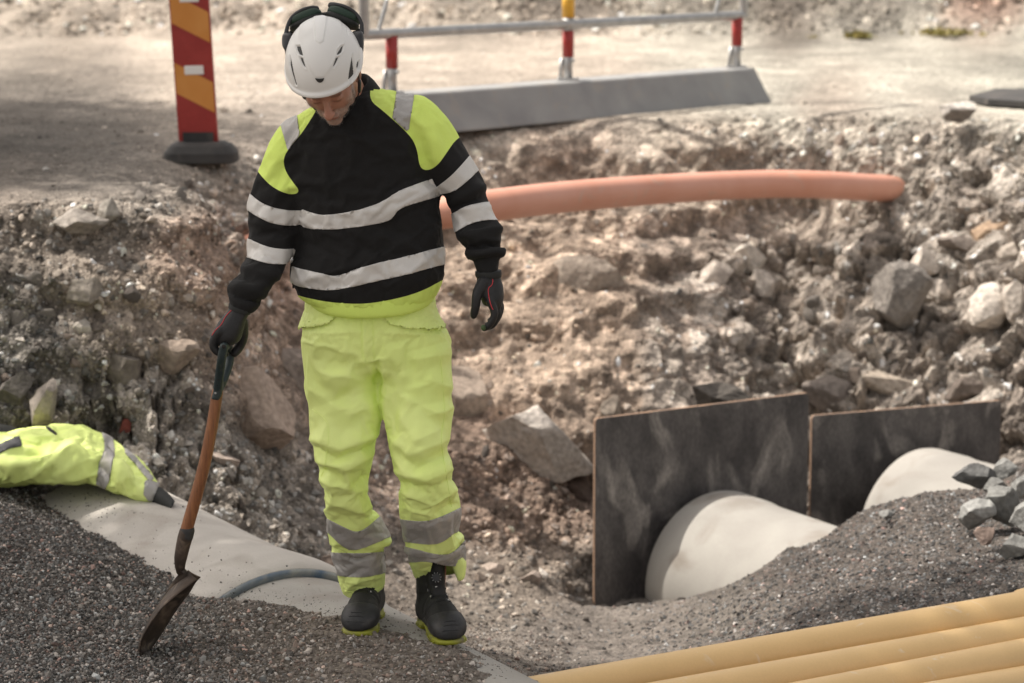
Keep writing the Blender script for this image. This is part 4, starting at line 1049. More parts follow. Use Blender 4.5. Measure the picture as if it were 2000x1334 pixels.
tree_t = BVHTree.FromPolygons([Vector(p) for p in TV], [tuple(map(int, t)) for t in TT])
def on_surface(tree, pts, off=.0):
    out = []
    for q in pts:
        d = Vector(ray(q[0], q[1])).normalized(); h = tree.ray_cast(Vector(CAM), d)
        if h[0] is not None: out.append(np.array(h[0]) + np.array(h[1]) * off)
    return np.array(out)
def line_on(tree, pts, n, rad, name, mat, par, off=.0005):
    P = catmull(np.array(pts, float), n); S = on_surface(tree, P, off)
    if len(S) > 3: obj(name, *tube(S, rad, 6, round_cap=False), mat, par)
line_on(tree_t, [(704, 612), (706, 650), (708, 690), (716, 706)], 24, .0012, 'fly_seam', M['hivis_shell'], trous)
line_on(tree_t, [(728, 612), (729, 660), (731, 712)], 20, .001, 'fly_seam', M['hivis_shell'], trous)
line_on(tree_t, [(610, 800), (640, 830), (636, 900), (628, 930)], 30, .001, 'leg_seam', M['hivis_shell'], trous)
line_on(tree_t, [(860, 700), (868, 800), (862, 860), (872, 930), (882, 990)], 40, .001, 'leg_seam', M['hivis_shell'], trous)
line_on(tree_t, [(674, 1154), (700, 1158), (730, 1153), (748, 1144)], 20, .0012, 'hem_seam', M['hivis_shell'], trous)
# turned-up rim of the right leg behind the boot shaft
0 and obj('leg_hem', *tube(catmull([W(812, 1126, 6.60), W(830, 1112, 6.585), W(846, 1103, 6.58)], 10), .006, 10, squash=.5), M['hivis_shell'], trous)
hv, ht = remesh([ringloft([(880, 1092, 904, 1084, 6.78, .035), (884, 1108, 911, 1098, 6.78, .03), (892, 1128, 909, 1122, 6.78, .024), (894, 1134, 906, 1130, 6.78, .018)], n=16, seg=20, p=3.2)], .004, 3)
obj('leg_hem', hv, ht, M['hivis_shell'], trous)

# ---------------- gloves
def glove(parts, pipes, cuff, lab):
    V, T = remesh(parts, .0030, 3); N = normals(V, T)
    V = V + N * (.0006 * fbm(V * 160, 3, 7))[:, None]
    g = obj('glove', V, T, M['glove'], person)
    if lab: g['label'] = lab
    tr = BVHTree.FromPolygons([Vector(p) for p in V], [tuple(map(int, t)) for t in T])
    for p in pipes: line_on(tr, p, 40, .0013, 'piping', M['red_piping'], g, .0005)
    obj('glove_cuff', *ringloft(cuff, n=8, seg=24, p=2.2), M['plastic_soft'], g)
    return g, tr
g1, tr1 = glove(hand_R(), [[(957, 533), (962, 545), (961, 556), (954, 564), (955, 580), (959, 596), (963, 605)]], [(928, 530, 979, 528, 6.50, .033), (928, 537, 980, 535, 6.50, .034), (930, 542, 979, 541, 6.50, .033)], 'hanging glove with curled fingers')
obj('fingertip_grip', *ellipsoid(W(944, 640, 6.433), np.diag([.007, .007, .009]), 12, 8), M['glove_grip'], g1)
g2, tr2 = glove(hand_L(), [[(452, 606), (441, 618), (432, 634), (421, 645), (414, 655)]], [(447, 592, 492, 607, 6.43, .033), (446, 600, 489, 614, 6.43, .034)], 'glove closed round the shovel grip')

# ---------------- boots
def boot(heel, toe, shaft_top, lab, sc=1.0):
    heel = np.asarray(heel, float); toe = np.asarray(toe, float)
    f = unit(toe - heel); up = unit(np.array([0, 0, 1.0]) - f[2] * f); l = np.cross(up, f)
    R = np.stack([f, l, up], 1)
    def B(x, y, z): return heel + R @ (np.array([x, y, z]) * sc)
    t = None
    X = [-.002, .012, .04, .09, .14, .18, .22, .255, .28, .300, .312]
    wd = [.022, .034, .040, .040, .041, .045, .051, .053, .048, .036, .018]
    tp = [.075, .105, .125, .135, .128, .112, .098, .086, .076, .060, .042]
    offy = [0, 0, 0, 0, .001, .002, .003, .003, .002, .0, .0]
    Pq = catmull(np.stack([X, wd, tp, offy], 1), 44); seg = 32; V = []
    for x, w, h, oy in Pq:
        c = (h + .014) / 2; b = (h - .014) / 2
        for j in range(seg):
            a = 2 * math.pi * j / seg; ca, sa = math.cos(a), math.sin(a)
            n = 2.6 if sa < 0 else 2.0
            V.append(B(x, oy + w * abs(ca) ** (2 / (4.5 if sa < 0 else 2.2)) * np.sign(ca) * (1 if sa < 0 else 1 - .18 * sa), c + b * abs(sa) ** (2 / (3.5 if sa < 0 else 1.9)) * np.sign(sa)))
    F = [(i * seg + j, i * seg + (j + 1) % seg, (i + 1) * seg + (j + 1) % seg, (i + 1) * seg + j) for i in range(43) for j in range(seg)] + [tuple(range(seg))[::-1], tuple(range(43 * seg, 44 * seg))]
    foot = (np.array(V), F)
    V = []; S = [(.062, .05, .060, .040), (.066, .10, .064, .042), (.068, .14, .062, .042), (.064, .18, .060, .044), (.060, shaft_top - .012, .060, .046), (.060, shaft_top, .056, .043)]
    Sq = catmull(np.array(S), 20)
    for x, z, a_, b_ in Sq:
        for j in range(seg):
            a = 2 * math.pi * j / seg; V.append(B(x + a_ * math.cos(a), b_ * math.sin(a), z))
    F = [(i * seg + j, i * seg + (j + 1) % seg, (i + 1) * seg + (j + 1) % seg, (i + 1) * seg + j) for i in range(19) for j in range(seg)] + [tuple(range(seg))[::-1], tuple(range(19 * seg, 20 * seg))]
    shaft = (np.array(V), F)
    tongue = tube([B(.15, .002, .12), B(.125, .002, .15), B(.116, .002, shaft_top + .012)], [.024 * sc, .026 * sc, .024 * sc], 14)
    BV_, BT_ = remesh([foot, shaft, tongue], .0042, 4)
    L = (BV_ - heel) @ R / sc; N_ = normals(BV_, BT_)
    # flex creases and panel seams
    fold = np.zeros(len(L))
    for x0, am in ((.175, .0022), (.19, -.002), (.205, .0018), (.14, -.002)): fold += am * np.exp(-((L[:, 0] - x0 - .3 * (L[:, 2] - .1)) / .006) ** 2) * (L[:, 2] > .06)
    fold += -.0016 * np.exp(-((L[:, 2] - .095 - .25 * (L[:, 0] - .05)) / .0035) ** 2) * (L[:, 0] < .15)
    BV_ = BV_ + N_ * fold[:, None]
    capf = L[:, 0] - .232 - .5 * np.abs(L[:, 1]) * 0 - .9 * np.clip(L[:, 2] - .055, 0, 1) + .35 * (np.abs(L[:, 1]) > .0) * np.clip(np.abs(L[:, 1]) - .02, 0, 1)
    randf = .036 + .012 * np.cos(L[:, 0] * 40) + .018 * sstep(.06, 0, L[:, 0]) - L[:, 2]
    A = np.stack([capf, randf], 1)
    for k in (0, 1): BV_, BT_, A = split(BV_, BT_, A, k)
    N_ = normals(BV_, BT_); fm = A[BT_].mean(1)
    b = obj('boot', BV_, BT_, M['boot'], person); b['label'] = lab
    P, T = subset(BV_, BT_, fm[:, 0] > 0, .0028, N_); o = obj('toe_cap', P, T, M['toe'], b); solid(o, .0028)
    P, T = subset(BV_, BT_, (fm[:, 1] > 0) & (fm[:, 0] <= 0), .0020, N_); o = obj('side_rand', P, T, M['toe'], b); solid(o, .002)
    tb = BVHTree.FromPolygons([Vector(p) for p in BV_], [tuple(map(int, q)) for q in BT_])
    def snap(x, y, z, off):
        q = B(x, y, z); h = tb.find_nearest(Vector(q)); return np.array(h[0]) + np.array(h[1]) * off, np.array(h[1])
    # toe cap ridges
    for z, w in ((.052, .020), (.062, .016), (.040, .024)):
        pts = [snap(.29 + (.052 - z) * .6 + .01, y, z, .0035)[0] for y in np.linspace(-w, w, 7)]
        obj('toe_ridge', *tube(pts, .0013, 6), M['toe'], b)
    # yellow sole: outline with raised arch
    ox = np.array([p[0] for p in Pq]); ow = np.array([p[1] for p in Pq]); oo = np.array([p[3] for p in Pq])
    ring = [(x, o_ + w - .003) for x, w, o_ in zip(ox, ow, oo)] + [(x, o_ - w + .003) for x, w, o_ in zip(ox[::-1], ow[::-1], oo[::-1])]
    V = []; n = len(ring)
    for lev in range(3):
        for x, y in ring:
            arch = math.exp(-((x - .118) / .028) ** 2)
            lo = .014 * arch - .001; hi = .008 + .020 * arch + .012 * (x < .07) * (1 - x / .07) + .003 * (x > .2)
            if lev == 1: V.append(B(x, y, (lo + hi) / 2))
            else: V.append(B(x * (1 if lev else 1), y * .985, lo if lev == 0 else hi))
    F = [(i, (i + 1) % n, n + (i + 1) % n, n + i) for i in range(n)] + [(n + i, n + (i + 1) % n, 2 * n + (i + 1) % n, 2 * n + i) for i in range(n)] + [tuple(range(n))[::-1], tuple(range(2 * n, 3 * n))]
    obj('sole', np.array(V), F, M['sole'], b)
    for x in np.concatenate([np.linspace(.01, .08, 5), np.linspace(.17, .29, 9)]):
        w = np.interp(x, ox, ow); oyy = np.interp(x, ox, oo)
        obj('sole_lug', *box(B(x, oyy, .0015), .009 * sc, 2 * (w + .0005) * sc, .007 * sc, R), M['sole'], b, smooth=False)
    # lace guides and lace
    G = []
    for x, z, y in ((.135, .125, .022), (.135, .125, -.020), (.163, .112, .024), (.163, .112, -.022), (.188, .10, .020)):
        c, nn = snap(x, y, z, .0015); e1 = unit(np.cross(nn, [0.3, .2, 1])); e2 = np.cross(nn, e1); Rr = np.stack([e1, e2, nn], 1)
        obj('lace_guide', *box(c, .013 * sc, .011 * sc, .005, Rr), M['plastic_black'], b, smooth=False)
        obj('guide_mark', *box(c + nn * .003, .003, .0055, .0012, Rr), M['tape'], b, smooth=False); G.append(c + nn * .002)
    for i, j in ((0, 3), (1, 2), (2, 4), (0, 1)):
        pts = [snap(*(R.T @ ((G[i] * (1 - k) + G[j] * k) - heel) / sc), .003)[0] for k in np.linspace(0, 1, 8)]
        obj('lace', *tube(pts, .0011, 5), M['plastic_soft'], b)
    return b, B, R, snap
bL, _, _, _ = boot(W(730, 1201, 6.915) + [0, 0, .010], W(697, 1245, 6.61) + [0, 0, .010], .19, 'boot turned towards the shovel', 1.05)
bR, BB, RB, snapR = boot(W(833, 1214, 6.875), W(883, 1259, 6.56), .24, 'boot with its shaft and lace dial uncovered', 1.05)
# lace dial on the uncovered shaft
ax_ = unit(RB @ np.array([.95, 0, .3])); e1 = unit(np.cross([0, 0, 1.0], ax_)); e2 = np.cross(ax_, e1)
c0 = W(878, 1133, 6.50)
c0 = BB(.152, -.004, .164)
V = []; n = 36
for h, r in ((-.004, .016), (.004, .0155), (.008, .0145), (.010, .012)):
    for j in range(n):
        a = 2 * math.pi * j / n; rr_ = r * (1 + .06 * math.cos(8 * a)); V.append(c0 + e1 * rr_ * math.cos(a) + e2 * rr_ * math.sin(a) + ax_ * h)
F = [(i * n + j, i * n + (j + 1) % n, (i + 1) * n + (j + 1) % n, (i + 1) * n + j) for i in range(3) for j in range(n)] + [tuple(range(3 * n, 4 * n))]
obj('lace_dial', np.array(V), F, M['plastic_black'], bR, smooth=False)
for q in range(10):
    a = 2 * math.pi * q / 10; p = c0 + (e1 * math.cos(a) + e2 * math.sin(a)) * .0125 + ax_ * .009
    obj('dial_knurl', *tube([p, p + (e1 * math.cos(a) + e2 * math.sin(a)) * .003], .0011, 6), M['galv'], bR)
obj('dial_base', *ellipsoid(c0 - ax_ * .006, np.stack([e1 * .021, e2 * .023, ax_ * .005], 1), 24, 10), M['boot'], bR)
q = c0 - e2 * .032 + ax_ * .002
Rq = np.stack([e1, e2, ax_], 1)
obj('logo_mark', *box(q, .003, .010, .002, Rq), M['white_film'], bR, smooth=False)
obj('logo_mark', *box(q + e2 * .004 - e1 * .003, .004, .002, .002, Rq), M['white_film'], bR, smooth=False)
obj('pull_loop', *tube(catmull([BB(.05, -.046, .20), BB(.055, -.048, .23), BB(.07, -.047, .20)], 10), .003, 6), M['sole'], bR)

# ---------------- helmet
HR = np.array([.1085, .138, .124])
HO = H(0, .008, .052)
Hx = Rh @ np.diag(HR)
def hdir(u, v):
    """local unit direction where the sight line meets the shell"""
    o = np.linalg.inv(Hx) @ (CAM - HO); d = np.linalg.inv(Hx) @ ray(u, v)
    a = d @ d; b = 2 * o @ d; c = o @ o - 1; D = b * b - 4 * a * c
    if D < 0: return None
    q = o + d * ((-b - math.sqrt(D)) / (2 * a)); return q
nu, nv = 200, 120
V = []; Lc = []
def rim(th):     # polar angle of the shell's lower edge; th = 0 at his left, -90 deg = face
    f = -math.sin(th)
    return math.radians(84 - 2 * max(f, 0) ** 2 + 5 * abs(math.cos(th)) ** 2 + 16 * max(-f, 0) ** 2)
for i in range(nv + 1):
    for j in range(nu):
        th = 2 * math.pi * j / nu; ph = rim(th) * i / nv
        Lc.append([math.sin(ph) * math.cos(th), math.sin(ph) * math.sin(th), math.cos(ph)])
Lc = np.array(Lc); Pw = HO + Lc @ Hx.T
tt = np.repeat(np.arange(nv + 1) / nv, nu)
front = np.clip(-Lc[:, 1], 0, 1)
vis = ((Pw - CAM) * (Lc / HR @ Rh.T)).sum(1) < 0
hu, hv_ = proj(Pw)
def cz(pts): return [(540 + .195 * x, .195 * y) for x, y in pts]
vents = [cz(p) for p in ([(192, 455), (238, 455), (250, 500), (266, 562), (222, 545), (200, 500)], [(228, 568), (262, 580), (280, 640), (294, 688), (262, 655), (240, 610)],
                         [(602, 552), (610, 500), (640, 465), (678, 448), (660, 520), (630, 545)], [(596, 578), (632, 565), (604, 630), (574, 678), (570, 650)])]
slots = [cz(p) for p in ([(134, 552), (146, 590), (170, 720), (206, 862), (186, 850), (150, 740), (130, 650)], [(762, 535), (774, 640), (784, 750), (750, 800), (716, 850), (730, 720)], [(802, 650), (812, 618), (832, 608), (830, 660), (820, 705), (806, 690)])]
emb = cz([(384, 778), (410, 786), (450, 786), (480, 778), (468, 812), (440, 828), (412, 820)])
crest = cz([(250, 150), (205, 400), (285, 540), (330, 680), (390, 775), (475, 775), (540, 690), (600, 560), (690, 420), (640, 200), (560, 120), (400, 100)])
ridge_ = cz([(372, 170), (380, 300), (390, 410), (430, 440), (470, 415), (490, 300), (505, 175), (440, 140)])
off = .0016 * sstep(-2.5, 2.5, sdpoly(hu, hv_, crest)) * vis
off = off + .0022 * sstep(-1.5, 2.0, sdpoly(hu, hv_, ridge_)) * vis
for p in vents + slots: 
    s_ = sdpoly(hu, hv_, p); off = off - .005 * sstep(-.6, 1.2, s_) * vis + .0012 * np.exp(-((s_ + 2) / 1.3) ** 2) * vis
off = off + .004 * sstep(.93, .97, tt) + .006 * sstep(.9, 1.0, tt) * front ** 2
# raised side arches near the crown
for p in (cz([(165, 400), (185, 320), (240, 250), (205, 280), (172, 340)]), cz([(690, 225), (715, 280), (722, 385), (705, 320), (700, 250)])):
    off = off - .003 * sstep(-.5, 1.2, sdpoly(hu, hv_, p)) * vis
nrmL = Lc / HR; nrmL /= np.linalg.norm(nrmL, axis=1)[:, None]
Vh = Pw + (nrmL @ Rh.T) * off[:, None]
ns = len(Vh)
inner = HO + (Lc * (HR - .006)) @ Rh.T
V2 = np.vstack([Vh, inner])
F = []
for i in range(nv):
    for j in range(nu):
        a, b, c, d = i * nu + j, (i + 1) * nu + j, (i + 1) * nu + (j + 1) % nu, i * nu + (j + 1) % nu
        F.append((a, b, c, d)); F.append((ns + d, ns + c, ns + b, ns + a))
for j in range(nu): F.append((nv * nu + j, ns + nv * nu + j, ns + nv * nu + (j + 1) % nu, nv * nu + (j + 1) % nu))
helm = obj('helmet', V2, np.array(F), M['helmet'], person)
helm['label'] = 'white vented safety helmet'
def patch(poly, k, name, mat, lift=0.0):
    P = smooth_poly(poly, 1); c = P.mean(0); V = []; rings = (1.0, .66, .33)
    for r in rings:
        for q in P:
            z = c + (q - c) * r; d = hdir(z[0], z[1])
            if d is None: d = hdir(*(c + (z - c) * .7))
            if d is None: return
            V.append(HO + Hx @ (d * k) + (Rh @ unit(d / HR)) * lift)
    n = len(P); d = hdir(*c); V.append(HO + Hx @ (d * k) + (Rh @ unit(d / HR)) * lift)
    F = [(r * n + i, r * n + (i + 1) % n, (r + 1) * n + (i + 1) % n, (r + 1) * n + i) for r in range(2) for i in range(n)] + [(2 * n + i, 2 * n + (i + 1) % n, 3 * n) for i in range(n)]
    obj(name, np.array(V), F, mat, helm)
for p in vents: patch(p, 1.0, 'vent', M['vent_dark'], -.0038)
for p in slots: patch(p, 1.0, 'side_slot', M['plastic_black'], -.0030)
patch(emb, 1.0, 'front_clip', M['plastic_black'], .003)
# headband inside and chin straps
V = []
for z in (-.012, .012):
    for j in range(60):
        a = 2 * math.pi * j / 60; V.append(H(.086 * math.cos(a), .006 + .108 * math.sin(a), .062 + z))
F = [(j, (j + 1) % 60, 60 + (j + 1) % 60, 60 + j) for j in range(60)]
o = obj('headband', np.array(V), F, M['plastic_soft'], helm); solid(o, .003)
for s_ in (1, -1):
    obj('chin_strap', *tube(catmull([H(s_ * .089, .002, .02), H(s_ * .084, -.008, -.03), H(s_ * .068, -.022, -.072), H(s_ * .03, -.045, -.112), H(0, -.05, -.116)], 24), .006, 8, squash=.3, sqdir=(1, 0, 0)), M['plastic_soft'], helm)
    obj('strap_buckle', *tube([H(s_ * .086, -.008, -.022), H(s_ * .080, -.014, -.048)], .0085, 10, squash=.6, sqdir=(1, 0, 0)), M['plastic_black'], helm)

# ---------------- ear defenders parked on the back of the helmet
ear = obj('ear_defender_bridge', *tube(catmull([W(700, 60, 6.55), W(670, 30, 6.60), W(632, 28, 6.62), W(600, 36, 6.60), W(566, 66, 6.54)], 24), .006, 10), M['plastic_soft'], person)
ear['label'] = 'black and green ear defenders folded up against the back of the helmet'
def cupset(cu, cv, ax, mount, arc):
    c = W(cu, cv, 6.53)
    d = unit([ax[0], .25, ax[1]]); e = unit(np.cross(d, [0, 1.0, 0])); g = np.cross(d, e)
    for nm, o0, r, k, mt in (('ear_cushion', -.012, .052, .014, 'plastic_soft'), ('cup_shell', .003, .050, .020, 'plastic_green')):
        V, F = ellipsoid([0, 0, 0], np.eye(3), 32, 16)
        V = np.sign(V) * np.abs(V) ** .82
        V = c + d * (o0 + V[:, 2:3] * k) + e * V[:, 0:1] * r * 1.0 + g * V[:, 1:2] * r * .95
        obj(nm, V, F, M[mt], ear)
    a = catmull([W(*q) for q in arc], 26)
    obj('arm', *tube(a, np.interp(np.linspace(0, 1, 26), [0, .15, .8, 1], [.008, .0055, .0055, .009]), 10, squash=.8), M['plastic_black'], ear)
    mV, mT = remesh([ringloft(mount, n=16, seg=20, p=2.6)], .0025, 3)
    obj('mount', mV, mT, M['plastic_black'], ear)
cupset(597, 38, (-.38, .92), [(556, 64, 571, 64, 6.47, .016), (551, 70, 572, 68, 6.46, .020), (551, 88, 571, 90, 6.44, .020), (556, 98, 568, 100, 6.43, .014), (558, 112, 567, 112, 6.42, .009), (561, 122, 565, 122, 6.41, .005)],
       [(559, 68, 6.48), (562, 50, 6.49), (572, 32, 6.50), (590, 20, 6.50), (608, 15, 6.51), (618, 17, 6.52)])
cupset(671, 33, (.38, .92), [(690, 60, 706, 60, 6.47, .016), (686, 68, 710, 66, 6.46, .020), (690, 84, 711, 84, 6.45, .020), (699, 98, 710, 98, 6.44, .013), (703, 108, 709, 108, 6.43, .008), (704, 116, 708, 116, 6.42, .005)],
       [(706, 64, 6.48), (706, 46, 6.49), (696, 28, 6.50), (678, 15, 6.50), (658, 9, 6.51), (646, 10, 6.52)])

# ================================================================== SHOVEL
M['wood'] = pm('wood_shaft', (.30, .12, .045), .45, color2=(.19, .07, .028), nscale=16, stretch=(6, 6, .5), fine=.15, fscale=200, third=(.10, .045, .025), tscale=30, tlo=.58, thi=.75, coat=.15, bump=.15, bscale=60)
M['grip'] = pm('grip_plastic', (.018, .032, .034), .5, third=(.05, .055, .05), tscale=40, tlo=.55, thi=.75)
M['rust'] = pm('blade_steel', (.085, .06, .045), .55, metal=.4, color2=(.045, .034, .028), nscale=12, third=(.20, .15, .11), tscale=20, tlo=.54, thi=.72, bump=.3, bscale=60, rvar=.15)
sh = thing('shovel', 'shovel with brown wooden shaft, black D grip and rusty blade leaning on the gravel', 'shovel', W(270, 1272, 6.47))
S = catmull([W(425, 765, 6.43), W(412, 845, 6.43), W(395, 925, 6.435), (W(360, 1050, 6.44))], 30)
obj('shaft', *tube(S, np.interp(np.linspace(0, 1, 30), [0, 1], [.0165, .0185]), 24), M['wood'], sh)
S = catmull([W(364, 1040, 6.44), W(357, 1068, 6.44), W(352, 1095, 6.44), W(352, 1116, 6.445)], 14)
obj('socket', *tube(S, np.interp(np.linspace(0, 1, 14), [0, .15, .6, 1], [.0215, .022, .019, .012]), 20), M['rust'], sh)
obj('socket_collar', *tube([W(366, 1036, 6.44), W(363, 1047, 6.44)], [.0215, .022], 20), M['rubber'], sh)
# D grip
gp = [ringloft([(420, 742, 437, 745, 6.43, .018), (416, 765, 435, 767, 6.43, .019), (412, 778, 430, 781, 6.43, .019)], n=10, seg=20, p=3),
      tube(catmull([W(437, 678, 6.360), W(433, 700, 6.368), W(429, 730, 6.395), (W(425, 760, 6.42))], 16), [.0135] * 16, 16, squash=.75),
      tube(catmull([W(449, 680, 6.500), W(449, 705, 6.492), W(440, 735, 6.465), (W(428, 762, 6.44))], 16), [.0125] * 16, 16, squash=.75),
      tube([W(437, 677, 6.36), W(443, 676, 6.43), W(449, 679, 6.50)], .0125, 16)]
gv_, gt_ = remesh(gp, .003, 3)
gr = obj('grip', gv_, gt_, M['grip'], sh)
trg = BVHTree.FromPolygons([Vector(p) for p in gv_], [tuple(map(int, q)) for q in gt_])
for (a, b, r) in ((437, 677, .006),):
    p = on_surface(trg, [(a, b)], .0008)
    if len(p): obj('grip_hole', *ellipsoid(p[0], np.diag([r, .0015, r]), 16, 8), M['hole_dark'], gr)
for (a, b, r, m_) in ((421, 768, .0032, 'galv'), (424, 752, .0022, 'hole_dark'), (426, 741, .0022, 'hole_dark')):
    p = on_surface(trg, [(a, b)], .0006)
    if len(p): obj('rivet', *ellipsoid(p[0], np.diag([r, .0014, r]), 12, 8), M[m_], gr)
for off_ in (0, 1):
    pts = [(431 + 4 * math.cos(a), 716 - 9 * off_ + 4 * math.sin(a)) for a in np.linspace(.4 + off_, 5.2 + off_, 12)]
    p = on_surface(trg, pts, .0004)
    if len(p) > 3: obj('moulded_mark', *tube(p, .0007, 6), M['plastic_green'], gr)
# blade: dished sheet, seen almost edge-on
top = W(362, 1118, 6.445); tip = W(272, 1274, 6.46)
la = unit(tip - top); wv = unit(np.array([.34, 1.0, .05]) - (np.array([.34, 1, .05]) @ la) * la); nv3 = np.cross(la, wv)
Lb_ = np.linalg.norm(tip - top); nl, nw = 26, 18; V = []
for i in range(nl + 1):
    s = i / nl
    hw_ = .098 * (.10 + .92 * sstep(-.04, .34, s)) * (1.02 - .06 * s) * (1 - max(0, (s - .55) / .45) ** 2.2) ** .6 + .001
    for j in range(nw + 1):
        q = j / nw * 2 - 1
        dish = .034 * (q * q) * (1 - .3 * s) - .006 * math.exp(-(q / .16) ** 2) * (1 - s)
        curl = -.020 * math.sin(math.pi * s * .9) + .010 * (1 - s) ** 6
        sh0 = -.012 * (1 - abs(q)) * (1 - s) ** 8
        V.append(top + la * (s * Lb_ + sh0 - .010 * (q * q) * (1 - s) ** 5) + wv * hw_ * q + nv3 * (dish + curl))
V = np.array(V)
F = [(i * (nw + 1) + j, i * (nw + 1) + j + 1, (i + 1) * (nw + 1) + j + 1, (i + 1) * (nw + 1) + j) for i in range(nl) for j in range(nw)]
bl = obj('blade', V, F, M['rust'], sh); solid(bl, .0028)
e0 = np.array([V[j] for j in range(nw + 1)])
obj('blade_neck', *tube([W(352, 1112, 6.445), top, top + la * .06 + nv3 * -.012, top + la * .12 + nv3 * -.02], [.0125, .013, .009, .003], 12), M['rust'], bl)

# ================================================================== JACKET ON THE PIPE
jk = thing('jacket', 'crumpled yellow high visibility jacket draped over the end of the left concrete pipe', 'jacket', W(150, 930, 8.45))
JR = [(-70, 862, -70, 955, 8.45, .14), (-30, 846, -30, 946, 8.45, .17), (10, 838, 10, 940, 8.44, .19), (45, 826, 45, 936, 8.44, .20), (90, 822, 90, 934, 8.44, .20), (135, 828, 135, 934, 8.43, .20), (180, 842, 178, 937, 8.42, .19),
      (215, 864, 205, 945, 8.40, .17), (245, 884, 232, 955, 8.36, .15), (272, 906, 258, 965, 8.32, .12), (295, 930, 282, 972, 8.28, .09), (309, 950, 298, 978, 8.25, .06)]
JV, JT = remesh([ringloft(JR, n=80, seg=56, p=2.2)], .0095, 6)
JN = normals(JV, JT)
jc = [(10, 930, 60, 860, 14, 14), (50, 925, 150, 870, 14, 14), (60, 850, 130, 845, 12, -10), (110, 920, 190, 890, 12, 12), (150, 860, 200, 920, 10, -10), (0, 905, 80, 895, 10, 12), (20, 890, 100, 870, 8, -12), (215, 870, 285, 930, 7, -9), (200, 880, 270, 950, 9, 10), (70, 930, 180, 925, 8, 10),
      (60, 840, 110, 838, 6, 8), (-20, 880, 40, 870, 10, 12), (240, 900, 230, 945, 8, 8), (265, 920, 258, 955, 7, -8), (20, 935, 100, 905, 8, 12), (100, 850, 170, 900, 12, 9)]
JV = creases(JV, JN, [c[:5] + (c[5] * 1.6,) for c in jc]); 
_pj = np.full(len(JV), .13); _u, _v = proj(JV); _pj = np.where(_v > 925, .4, _pj); _pj = np.where(_u > 285, .6, _pj)
JV = relax_cloth(JV, JT, .085, 16, _pj, bend=2.0, pstiff=.3, seed=9, rough=.003)
u, v = proj(JV)
fb = sdpoly(u, v, [(196, 838), (220, 856), (224, 880), (214, 940), (206, 955), (188, 945), (194, 905), (204, 880), (203, 862)])
fb2 = sdpoly(u, v, [(242, 874), (262, 890), (300, 935), (292, 942), (262, 905), (244, 886)])
fb3 = sdpoly(u, v, [(284, 938), (312, 944), (316, 975), (290, 978), (280, 965)])
fd = sdpoly(u, v, [(-60, 876), (0, 868), (38, 852), (42, 872), (20, 876), (-10, 890), (-60, 900)])
fs = sdpoly(u, v, [(86, 831), (92, 830), (112, 846), (110, 851), (96, 842)])
A = np.stack([fb, fb2, fb3, fd, fs], 1)
for k in range(5): JV, JT, A = split(JV, JT, A, k)
JN = normals(JV, JT); fm = A[JT].mean(1)
mi = np.where(fm[:, 4] > 0, 1, 0)
ja = obj('shell', JV, JT, [M['hivis_shell'], M['plastic_soft']], jk, midx=mi)
_fr = JV[JT, 1].mean(1) < 8.5
for k, mt, nm in ((0, 'tape_grey', 'reflective_band'), (1, 'tape_grey', 'reflective_band'), (2, 'tape_grey', 'reflective_band'), (3, 'tape_grey', 'dark_trim')):
    P, T = subset(JV, JT, (fm[:, k] > 0) & (_fr | (k < 3)), .004, JN)
    if len(T): o = obj(nm, P, T, M[mt] if nm != 'dark_trim' else pm('dark_trim', (.05, .05, .055), .6), jk); solid(o, .003)
cv, ct = remesh([ringloft([(305, 948, 294, 978, 8.25, .05), (325, 962, 315, 988, 8.2, .045), (342, 980, 332, 998, 8.15, .035)], n=16, seg=20)], .006, 3)
obj('cuff', cv, ct, M['plastic_soft'], jk)
cv, ct = remesh([ringloft([(-40, 838, -40, 885, 8.62, .1), (0, 832, 0, 880, 8.62, .1), (28, 840, 24, 872, 8.6, .08), (36, 852, 34, 864, 8.6, .05)], n=16, seg=24)], .008, 3)
obj('collar', cv, ct, M['plastic_soft'], jk)

# ================================================================== ROCKS
def ico(sub):
    import bmesh
    bm = bmesh.new(); bmesh.ops.create_icosphere(bm, subdivisions=sub, radius=1.0)
    V = np.array([v.co[:] for v in bm.verts]); T = np.array([[v.index for v in f.verts] for f in bm.faces]); bm.free()
    return V, T
ICO = {k: ico(k) for k in (1, 2, 3, 4)}
def rock_shape(seed, sub=3, cuts=11, rough=.05, lo=.55, hi=.85):
    r = np.random.default_rng(seed); V, T = ICO[sub]; V = V.copy()
    for _ in range(cuts):
        n = unit(r.normal(size=3)); d = r.uniform(lo, hi); s = V @ n; k = s > d
        V[k] -= np.outer(s[k] - d, n)
    if rough:
        P = V * 1.4 + seed * 3.7
        V = V * (1 + rough * fbm(P, 4, seed % 97)[:, None] * 1.6 + rough * .6 * fbm(P * 5, 2, seed % 89)[:, None])
    return V, T
def rot_rand(r):
    q = unit(r.normal(size=4)); w, x, y, z = q
    return np.array([[1 - 2 * (y * y + z * z), 2 * (x * y - z * w), 2 * (x * z + y * w)], [2 * (x * y + z * w), 1 - 2 * (x * x + z * z), 2 * (y * z - x * w)], [2 * (x * z - y * w), 2 * (y * z + x * w), 1 - 2 * (x * x + y * y)]])
TREE = BVHTree.FromPolygons([Vector(p) for p in GV], [tuple(map(int, f)) for f in GF])
def hit_ground(u, v):
    d = Vector(ray(u, v)).normalized(); h = TREE.ray_cast(Vector(CAM), d)
    return (None, None) if h[0] is None else (np.array(h[0]), np.array(h[1]))

